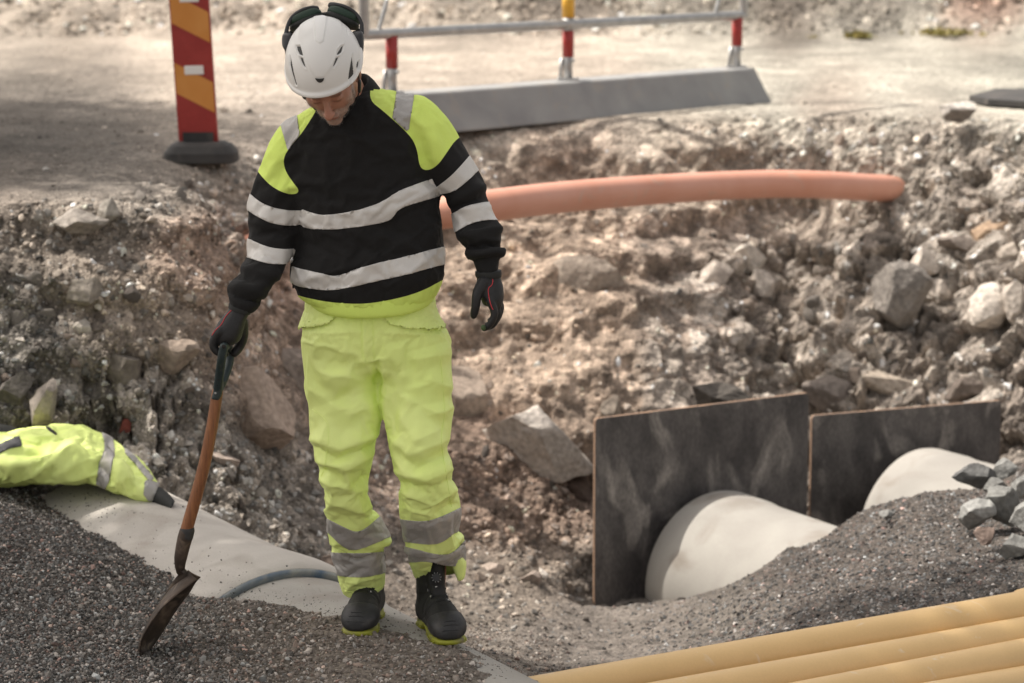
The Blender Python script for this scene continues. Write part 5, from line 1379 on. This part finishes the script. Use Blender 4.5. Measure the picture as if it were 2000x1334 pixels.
def hero(u, v, w, h, col, label, seed, tilt=0.0, depth=.8, cuts=10, lo=.42, hi=.80, sink=.25, Y=None, cat='boulder', name='boulder', top=None):
    """a rock centred on the sight line u, v with apparent size w x h (pixels of the photograph)"""
    p, n = hit_ground(u, v)
    if Y is not None: p = W(u, v, Y)
    if p is None: return
    s = (p - CAM) @ FW / FP
    V, T = rock_shape(seed, 4, cuts + 9, .085, lo, hi)
    V = V / np.abs(V).max(0)
    a = math.radians(tilt); x, z = V[:, 0] * w / 2 * s, V[:, 2] * h / 2 * s
    V = np.stack([x * math.cos(a) - z * math.sin(a), V[:, 1] * depth * (w + h) / 4 * s, x * math.sin(a) + z * math.cos(a)], 1)
    if Y is None: p = p + np.array([0, depth * (w + h) / 4 * s * (sink * 2 - .5) , 0]) * .8
    N_ = normals(V, T); k = .85 + .3 * (fbm(V * 9 / (s * w) * .1 + seed, 3, 5)) 
    c = np.array(col) * k[:, None]
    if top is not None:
        m_ = sstep(-.1, .35, N_[:, 2] * .8 - N_[:, 0] * .5 + .5 * fbm(V * 4 / (w * s) + seed, 3, 8))[:, None]; c = c * (1 - m_) + np.array(top) * k[:, None] * m_  # sunlit top and left side painted into the rock colour
    me = mesh(name, V, T, [M['stone']], color=np.clip(c, .02, .75), smooth=True)
    o = bpy.data.objects.new(name, me); o.location = p; COL.objects.link(o)
    o.modifiers.new('es', 'EDGE_SPLIT').split_angle = math.radians(22)
    tag(o, label, cat)
WH = (.62, .565, .50)
hero(492, 815, 160, 225, (.42, .33, .27), 'large smooth brown boulder right of the shovel shaft', 11, tilt=38, depth=.7, cuts=7)
hero(590, 735, 120, 170, (.33, .275, .235), 'flat grey brown boulder just left of the worker\'s thigh', 12, tilt=15)
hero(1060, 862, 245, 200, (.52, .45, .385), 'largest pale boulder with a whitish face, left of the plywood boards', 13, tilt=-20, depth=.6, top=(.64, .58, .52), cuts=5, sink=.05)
hero(912, 785, 130, 150, (.30, .245, .20), 'brown boulder half buried right of the worker\'s knee', 14, tilt=20)
hero(1135, 550, 200, 150, (.46, .39, .325), 'wide pale rock embedded in the pit wall right of the hanging glove', 15, tilt=6, sink=.45)
hero(1415, 778, 150, 70, (.095, .085, .075), 'dark rock slab showing above the left plywood board', 16, tilt=-2, depth=.9, Y=10.75)
hero(1472, 508, 64, 78, WH, 'upper of two whitish rocks in the sunlit pit wall below the orange pipe', 17, tilt=20, sink=.1)
hero(1492, 556, 48, 62, (.58, .52, .46), 'lower of two whitish rocks in the sunlit pit wall', 18, sink=.1)
hero(1390, 545, 66, 92, (.50, .44, .385), 'pale upright rock left of the whitish pair in the pit wall', 19, tilt=-25, sink=.15)
hero(1752, 590, 140, 170, (.22, .20, .18), 'large dark grey rock block in the right pit wall', 20, tilt=5, sink=.2, cuts=8)
hero(1800, 520, 70, 78, (.54, .48, .42), 'pale rock beside the dark block in the right pit wall', 21, sink=.1)
hero(1825, 570, 60, 56, (.52, .46, .40), 'whitish angular rock low on the right of the dark block', 22, sink=.1)
hero(1885, 480, 110, 42, (.27, .23, .20), 'long flat rock ledge at the upper right of the pit wall', 23, tilt=-10, sink=.2)
hero(1935, 450, 90, 60, (.36, .26, .18), 'rusty tan rock near the right edge of the pit wall', 24, tilt=30, sink=.2)
hero(1935, 610, 95, 120, (.60, .54, .475), 'tall cream rock at the right edge beneath the ledge', 25, tilt=-15, sink=.15)
hero(1985, 590, 60, 90, (.54, .48, .42), 'cream rock cut off by the right edge of the photo', 26, sink=.2)
hero(1975, 500, 50, 60, (.40, .35, .30), 'rounded pale rock at the right edge above the cream rock', 27, sink=.2)
hero(1862, 214, 84, 54, (.24, .215, .19), 'white rock with painted sunlit top lying alone on the plain at the right', 28, tilt=4, Y=13.0, top=(.62, .58, .53), cuts=7)
hero(1620, 770, 90, 130, (.24, .205, .18), 'grey slab rock behind the gap between the two boards', 29, tilt=35, sink=.2)
hero(1720, 745, 120, 70, (.54, .46, .38), 'cream rock mass above the right plywood board', 30, sink=.2)
hero(1890, 760, 120, 60, (.17, .14, .12), 'dark brown rock above the right end of the lower board', 31, tilt=8, sink=.2)
hero(85, 795, 62, 110, (.29, .255, .22), 'pointed grey rock standing behind the yellow jacket', 32, tilt=-8, depth=.9, Y=8.72, cuts=9)
hero(30, 770, 80, 90, (.10, .09, .08), 'dark rock at the left edge behind the jacket', 33)
hero(245, 835, 24, 36, (.30, .09, .07), 'small reddish rock above the sleeve of the jacket', 34, sink=.0)
hero(150, 430, 130, 60, (.34, .305, .27), 'flat grey rock slab on the lip of the left bank', 35, tilt=5, sink=.05)
hero(210, 415, 50, 60, (.34, .31, .27), 'pale upright rock at the lip of the left bank', 36, sink=.05)
hero(165, 575, 70, 70, (.30, .265, .225), 'angular pale rock high on the left bank', 37, sink=.1)
hero(235, 730, 120, 90, (.27, .235, .20), 'broad brown rock in the middle of the left bank', 38, tilt=-15)
hero(330, 690, 110, 90, (.33, .265, .215), 'earthy boulder bulging from the left bank near the glove', 39, tilt=-25)
hero(160, 640, 50, 40, (.42, .38, .33), 'small whitish rock on the left bank', 40, sink=.05)
hero(440, 900, 90, 34, (.34, .28, .24), 'thin tilted slab right of the shovel shaft below the boulder', 41, tilt=-22, sink=.5)
hero(366, 865, 26, 20, (.55, .50, .45), 'small white stone left of the shovel shaft', 42, sink=.0, cat='rock', name='rock')
hero(310, 905, 34, 20, (.50, .46, .41), 'white stone right of the jacket sleeve', 43, tilt=-25, sink=.0, cat='rock', name='rock')
hero(505, 965, 50, 34, (.40, .36, .31), 'pale rock in the rubble behind the concrete pipe', 44, sink=.05)
hero(640, 1100, 70, 40, (.23, .18, .15), 'brown rock touching the back of the pipe by the leg', 45, sink=.05)
hero(1115, 950, 90, 80, (.16, .12, .10), 'dark hollowed rock beneath the largest pale boulder', 46)
hero(1195, 800, 50, 60, (.34, .29, .24), 'small pale rock beside the left board\'s top corner', 47, sink=.05, Y=10.9)
hero(960, 1110, 60, 40, (.40, .33, .28), 'pinkish rock lying near the right boot', 48, sink=.05)
hero(1040, 1130, 60, 36, (.34, .28, .24), 'flat rock between the boot and the left board', 49, sink=.05)
hero(455, 330, 30, 20, (.5, .44, .38), 'small white rock beside the road marker foot', 50, sink=0, Y=10.95, cat='rock', name='rock') if False else None
hero(432, 318, 26, 15, (.55, .49, .43), 'small white rock at the right of the road marker foot', 50, sink=0, cat='rock', name='rock')
hp_ = [(1905, 925, 90, 56, -8, 8.95), (1965, 915, 60, 40, 10, 8.95), (1905, 1000, 78, 66, 35, 8.6), (1958, 985, 72, 88, 20, 8.65), (1945, 950, 50, 40, 0, 8.85), (1998, 1010, 50, 66, 0, 8.5), (1925, 1048, 50, 44, 0, 8.35), (1985, 1070, 96, 60, 12, 8.2), (1995, 950, 50, 50, 0, 8.8), (1992, 1125, 40, 24, 0, 7.95), (1735, 1003, 36, 20, 0, 8.95)]
hl_ = ['darkest angular grey rock at the top left of the right rock heap', 'small grey rock at the top of the right rock heap', 'grey wedge rock at the left foot of the right rock heap', 'big grey rock in the middle of the right rock heap', 'small grey rock between the two upper rocks of the right heap',
       'grey rock cut by the right edge of the photo in the heap', 'pinkish tan rock low in the right rock heap', 'large flat grey rock at the bottom of the right rock heap', 'grey rock at the right edge, upper part of the heap', 'small dark rock below the right rock heap near the yellow pipes', 'single grey stone lying on top of the gravel heap']
for i, (q, lb) in enumerate(zip(hp_, hl_)):
    c = (.30, .23, .195) if i == 6 else (.185 + .02 * (i % 3), .185 + .02 * (i % 3), .175 + .02 * (i % 3))
    if i == 0: c = (.11, .11, .108)
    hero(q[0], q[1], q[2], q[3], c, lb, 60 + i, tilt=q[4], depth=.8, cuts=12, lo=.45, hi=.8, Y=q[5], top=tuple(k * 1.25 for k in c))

# ---- medium rocks: one object each, sharing a few meshes
base = []
for i in range(14):
    V, T = rock_shape(300 + i, 2, 12, .03, .5, .85); V = V * (1, RNG.uniform(.75, 1), RNG.uniform(.6, .85))
    g = RNG.uniform(.85, 1.9); tint = np.array([(.215, .175, .145), (.20, .18, .16), (.29, .235, .195), (.15, .13, .115)][i % 4]) * g
    c = np.tile(tint, (len(V), 1)) * (1 + .15 * RNG.normal(size=(len(V), 1)) * .5)
    base.append(mesh('rock', V, T, [M['stone']], color=np.clip(c, .03, .7), smooth=False))
def face_area():
    P = np.stack([gu, gv], 1)[GF]
    d1, d2 = P[:, 2] - P[:, 0], P[:, 3] - P[:, 1]
    ar = (d1[:, 0] * d2[:, 1] - d1[:, 1] * d2[:, 0]) / 2
    c = GV[GF].mean(1); cu, cv = P[:, :, 0].mean(1), P[:, :, 1].mean(1)
    return np.abs(ar), c, cu, cv
AR, FC, FU, FV = face_area()
_e1 = GV[GF[:, 2]] - GV[GF[:, 0]]; _e2 = GV[GF[:, 3]] - GV[GF[:, 1]]
FN = np.cross(_e1, _e2); FN /= np.linalg.norm(FN, axis=1)[:, None] + 1e-12
facing = ((CAM - FC) * FN).sum(1) > 0
inview = (FU > -60) & (FU < 2060) & (FV > -30) & (FV < 1380) & facing
fwm = gwm[GF].mean(1); frise = grise[GF].mean(1)
def pick(weight, n, r):
    w = AR * weight * inview; w = w / w.sum()
    k = r.choice(len(w), n, p=w); a, b = r.random((n, 1)), r.random((n, 1)); q = GV[GF[k]]
    return (q[:, 0] * (1 - a) + q[:, 1] * a) * (1 - b) + (q[:, 3] * (1 - a) + q[:, 2] * a) * b, FN[k], k
dens = {}
wl = (fwm > .35) & (FC[:, 1] < 13.8)
left = wl & (FU < 560); fw_ = wl & (FU >= 560)
low = (FC[:, 1] > 8.3) & (FC[:, 1] < 10.6) & (FV > 880) & (FU > 420) & (FU < 1150)
zones = [(left, 105, 'rock', 'grey and brown rocks poking out of the left bank', 'one of the many small rocks poking out of the left bank', (16, 52)),
         (fw_ & (FU < 1450) & (FV < 900), 45, 'rock', 'rocks embedded in the far pit wall', 'one of the small rocks embedded in the far pit wall', (14, 44)),
         (fw_ & (FU >= 1400), 75, 'rock', 'rocks embedded in the sunlit right pit wall', 'one of the small rocks embedded in the right pit wall', (14, 50)),
         (low, 70, 'rock', 'rubble rocks at the bottom of the pit', 'one of the rubble rocks at the bottom of the pit behind the pipe', (14, 46))]
r = np.random.default_rng(11)
MED = []
for zi, (msk, n, nm, grp, lab, (s0, s1)) in enumerate(zones):
    P, N_, k = pick(msk.astype(float), n, r)
    for p, nn in zip(P, N_):
        px = s0 * (s1 / s0) ** (r.random() ** 1.8); s = px / 2 * ((p - CAM) @ FW) / FP
        o = bpy.data.objects.new(nm, base[r.integers(len(base))])
        o.location = p - nn * s * .25; o.scale = (s * r.uniform(.9, 1.3), s, s); o.rotation_euler = r.uniform(0, 6.28, 3)
        COL.objects.link(o); tag(o, lab, 'rock', grp); MED.append((o, proj(p), px, zi))

ZN = ['left bank', 'far wall', 'right wall', 'pit floor']
for zi in range(4):
    L_ = [m_ for m_ in MED if m_[3] == zi]
    if not L_: continue
    us_ = np.array([float(m_[1][0]) for m_ in L_]); vs_ = np.array([float(m_[1][1]) for m_ in L_]); ps_ = np.array([m_[2] for m_ in L_])
    qu = np.argsort(np.argsort(us_)) * 7 // len(L_); ps_r = np.argsort(np.argsort(ps_)) * 4 // len(L_)
    for i, (o, _uv, px_, _z) in enumerate(L_):
        same = np.where(qu == qu[i])[0]; rk = int((vs_[same] < vs_[i]).sum() * 6 // len(same))
        a_ = ['tiny', 'small', 'medium', 'large'][ps_r[i]]; tint_ = {0: 'brown', 1: 'grey', 2: 'tan', 3: 'dark'}[int(o.data.name.split('.')[1]) % 4 if '.' in o.data.name else 0]
        h_ = ['at the very top', 'near the top', 'above the middle', 'below the middle', 'near the bottom', 'at the very bottom'][rk]
        c_ = ['leftmost strip', 'second strip from left', 'third strip from left', 'middle strip', 'third strip from right', 'second strip from right', 'rightmost strip'][qu[i]]
        o['label'] = '%s %s rock %s of the %s, %s' % (a_, tint_, h_, c_, ZN[zi])

_by = {}
for o, _uv, px_, _z in MED: _by.setdefault(o['label'], []).append((float(_uv[0]), o))
for lb, L_ in _by.items():
    if len(L_) > 1:
        L_.sort(key=lambda q: q[0])
        for i, (_u, o) in enumerate(L_): o['label'] = ('left-hand ' if i == 0 else 'right-hand ' if i == len(L_) - 1 else 'central ') + lb

# ---- stuff: rubble and gravel, real stones joined into single objects
SB = []
for i in range(10):
    V, T = rock_shape(500 + i, 1, 6, .0, .5, .85); SB.append((V * (1, RNG.uniform(.7, 1), RNG.uniform(.5, .8)), T))
S20 = []
import bmesh
bm = bmesh.new(); bmesh.ops.create_icosphere(bm, subdivisions=1, radius=1.0)
V0 = np.array([v.co[:] for v in bm.verts]); T0 = np.array([[v.index for v in f.verts] for f in bm.faces]); bm.free()
for i in range(14):
    rr_ = np.random.default_rng(900 + i); V = V0 * (1 + rr_.uniform(-.32, .18, (len(V0), 1))) * (1, rr_.uniform(.6, .95), rr_.uniform(.4, .75)); S20.append((V, T0))
def stones(name, P, N_, size, tint, kinds, label, sink=.2, mat='pebble', seed=1):
    r = np.random.default_rng(seed); n = len(P); ki = r.integers(0, len(kinds), n); VV = []; TT_ = []; CC = []; base_ = 0
    # random rotations
    q = r.normal(size=(n, 4)); q /= np.linalg.norm(q, axis=1)[:, None]; w, x, y, z = q.T
    R = np.stack([np.stack([1 - 2 * (y * y + z * z), 2 * (x * y - z * w), 2 * (x * z + y * w)], 1), np.stack([2 * (x * y + z * w), 1 - 2 * (x * x + z * z), 2 * (y * z - x * w)], 1), np.stack([2 * (x * z - y * w), 2 * (y * z + x * w), 1 - 2 * (x * x + y * y)], 1)], 1)
    for k, (V, T) in enumerate(kinds):
        m_ = np.where(ki == k)[0]
        if not len(m_): continue
        X = np.einsum('nij,vj->nvi', R[m_], V) * size[m_][:, None, None] + (P[m_] - N_[m_] * (size[m_] * sink)[:, None])[:, None]
        VV.append(X.reshape(-1, 3)); TT_.append((T[None] + (np.arange(len(m_)) * len(V))[:, None, None] + base_).reshape(-1, 3)); base_ += len(m_) * len(V)
        CC.append(np.repeat(tint[m_], len(V), 0))
    o = obj(name, np.vstack(VV), np.vstack(TT_), M[mat], color=np.clip(np.vstack(CC), .015, .7), smooth=False)
    tag(o, label, None, None, 'stuff'); return o
def tints(n, r, dark=.12, spread=.55, warm=1.0):
    g = dark * np.exp(r.normal(0, spread, (n, 1))); g = np.clip(g, .02, .5)
    hue = np.array([[1.0, .93, .87], [1.0, .96, .93], [.95, 1.0, 1.02], [1.18, .92, .80], [1.25, .85, .75]])
    return g * hue[r.choice(5, n, p=[.4, .28, .17, .1, .05])]
# foreground dark gravel, coarse left, earthier right
near = (FC[:, 1] < 8.5) & (FV > 940)
dleft = np.where(near & (FU < 1100) & (FC[:, 0] < .2), 1.0, 0) * (.25 + sstep(700, 250, FU) * .75)
r = np.random.default_rng(21)
n = 42000; P, N_, k = pick(dleft, n, r)
earth = sstep(300, 650, FU[k] + r.normal(0, 60, n))
sz = (.0026 + .0078 * r.random(n) ** 2.6) * (1 + .25 * earth * (r.random(n) < .5)); big_ = r.random(n) < .018; sz = np.where(big_, sz * 1.9, sz)
tn = tints(n, r, .125, .72) * np.array([1.03, 1.0, .96]) * (1 - earth[:, None] * .1) + earth[:, None] * np.array([.085, .066, .052])
stones('dark_gravel', P + N_ * (r.random(n) * .004)[:, None], N_, sz, tn, S20, 'dark grey and reddish gravel heaped over the near concrete pipe', .15, seed=5)
# crumbs lying on the bare pipes
r = np.random.default_rng(23); cp_, cn_ = [], []
spots = [(190, 975, 40, 22, 240), (130, 960, 60, 25, 120), (300, 1060, 70, 40, 130), (420, 1130, 50, 25, 90), (560, 1178, 90, 14, 300), (640, 1200, 60, 12, 260), (740, 1215, 60, 16, 420), (800, 1228, 40, 14, 260), (900, 1275, 60, 16, 420), (960, 1300, 40, 10, 260), (150, 1010, 60, 20, 200), (330, 1110, 60, 20, 220), (500, 1165, 70, 12, 200)]
tp_ = [(PC, PD, .495 , 'a'), ]
for su, sv, a, b, m_ in spots:
    for _ in range(int(m_ * .5)):
        uu, vv = su + r.normal() * a, sv + r.normal() * b
        x = cyl_hit(uu, vv, PC, PD, .49)
        if x is None: continue
        tt_ = (x - PC) @ PD
        if tt_ > 2.6: continue
        if tt_ > 1.02: x = cyl_hit(uu, vv, PC, PD, .497 if tt_ > 1.5 else .53)
        if x is None: continue
        cp_.append(x); cn_.append(unit((x - PC) - ((x - PC) @ PD) * PD))
cp_ = np.array(cp_); cn_ = np.array(cn_); n = len(cp_)
stones('loose_crumbs', cp_, cn_, .0012 + .0036 * r.random(n) ** 3, tints(n, r, .09, .4), S20, 'loose dark crumbs of gravel scattered on the bare concrete pipe', .1, seed=6)
# right gravel heap
r = np.random.default_rng(25)
dr_ = np.where((FC[:, 1] < 9.9) & (FC[:, 1] > 6.8) & (FC[:, 0] > .5), 1.0, .0) * (.35 + .65 * sstep(1350, 1500, FU)) + np.where((FC[:, 1] < 9.3) & (FC[:, 0] > -.2) & (FC[:, 0] < .8) & (FC[:, 1] > 6.6), .13, 0)
n = 20000; P, N_, k = pick(dr_, n, r)
sz = .0045 + .0095 * r.random(n) ** 2.2
stones('heap_gravel', P, N_, sz, tints(n, r, .09, .75), S20, 'dark mixed gravel of the heap behind the yellow pipes', .15, seed=7)
# rubble on the banks
r = np.random.default_rng(27)
wr = np.where(left, 1.6, 0) + np.where(fw_ & (FU < 1400), .3, 0) + np.where(fw_ & (FU >= 1400), .6, 0) + np.where(low, 1.6, 0) + np.where((FC[:, 1] > 9.2) & (FC[:, 1] < 14) & (fwm <= .35), .16, 0)
SM = [rock_shape(700 + i, 2, 14, .02, .42, .8) for i in range(12)]; SM = [(V * (1, .8, .65), T) for V, T in SM]
n = 4600; P, N_, k = pick(wr * np.where(left | low, 1.4, 1), n, r)
px = 10 + 20 * r.random(n) ** 2.2; sz = px / 2 * ((P - CAM) @ FW) / FP
ct_ = gcol[GF[k, 0]] * np.exp(r.normal(.15, .45, (n, 1))) * np.where(r.random((n, 1)) < .16, 1.7, 1) * np.where(r.random((n, 1)) < .5, 1, np.array([[.90, .98, 1.06]]))
stones('broken_stones', P, N_, sz, ct_, SM, 'broken angular stones packed in the banks of the pit', .1, 'stone', seed=18)
n = 12000; P, N_, k = pick(wr, n, r)
px = 4 + 9 * r.random(n) ** 2.0; sz = px / 2 * ((P - CAM) @ FW) / FP
ct_ = gcol[GF[k, 0]] * np.exp(r.normal(.12, .50, (n, 1))) * np.where(r.random((n, 1)) < .14, 1.8, 1)
stones('bank_rubble', P, N_, sz, ct_, SB, 'loose stones and rubble covering the banks of the pit', .15, 'stone', seed=8)
n = 10000; P, N_, k = pick(wr, n, r)
px = 2 + 4 * r.random(n) ** 2; sz = px / 2 * ((P - CAM) @ FW) / FP
ct_ = gcol[GF[k, 0]] * np.exp(r.normal(.1, .4, (n, 1)))
stones('fine_rubble', P, N_, sz, ct_, S20, 'fine grit covering the banks of the pit', .1, seed=9)
# plain and far bank
r = np.random.default_rng(29)
wp = np.where((FC[:, 1] > 9.3) & (FC[:, 1] < 22) & (fwm < .3) & (FU < 520) & (FV > 150), 1.0, 0) + np.where((FC[:, 1] > 13.2) & (FC[:, 1] < 22), .12, 0)
n = 7000; P, N_, k = pick(wp, n, r); px = 2 + 7 * r.random(n) ** 3; sz = px / 2 * ((P - CAM) @ FW) / FP
stones('plain_stones', P, N_, sz, gcol[GF[k, 0]] * np.exp(r.normal(.15, .4, (n, 1))), S20, 'small stones strewn over the plain around the road marker', .2, seed=10)
wf = np.where((frise > .02) & (FC[:, 1] < 30), 1.0, 0)
n = 2600; P, N_, k = pick(wf, n, r); px = 6 + 22 * r.random(n) ** 2; sz = px / 2 * ((P - CAM) @ FW) / FP
stones('far_rubble', P, N_, sz, gcol[GF[k, 0]] * np.exp(r.normal(.15, .45, (n, 1))) * np.where(r.random((n, 1)) < .12, 1.8, 1), SB, 'rubble stones of the far bank beyond the fence', .2, 'stone', seed=12)

# ---- small plants on the pale path
M['leaf'] = pm('leaf', (.12, .13, .03), .6, color2=(.30, .22, .05), nscale=30)
def tuft(u, v, w, h, n, lab, seed):
    r = np.random.default_rng(seed); p, nn = hit_ground(u, v)
    if p is None: return
    s = (p - CAM) @ FW / FP; V = []; F = []
    for i in range(n):
        o = np.array([r.normal() * w * .28 * s, r.normal() * w * .3 * s, -.01]); d = unit([r.normal() * .7, r.normal() * .6, .7]); L = h * s * r.uniform(.4, 1.2); sd = unit(np.cross(d, r.normal(size=3))) * L * .22
        b = p + o; m_ = len(V); V += [b, b + d * L * .5 + sd, b + d * L, b + d * L * .5 - sd]; F.append((m_, m_ + 1, m_ + 2, m_ + 3))
    t = thing('weed_tuft', lab, 'plant', p); obj('leaves', np.array(V), F, M['leaf'], t, smooth=False)['kind'] = 'stuff'
tuft(1678, 72, 38, 16, 260, 'small green weed growing on the pale path, left of two', 1)
tuft(1845, 66, 74, 16, 380, 'wider yellow green weed on the pale path further right', 2)
tuft(1588, 72, 16, 7, 60, 'tiny yellowish weed on the path left of the green weeds', 3)
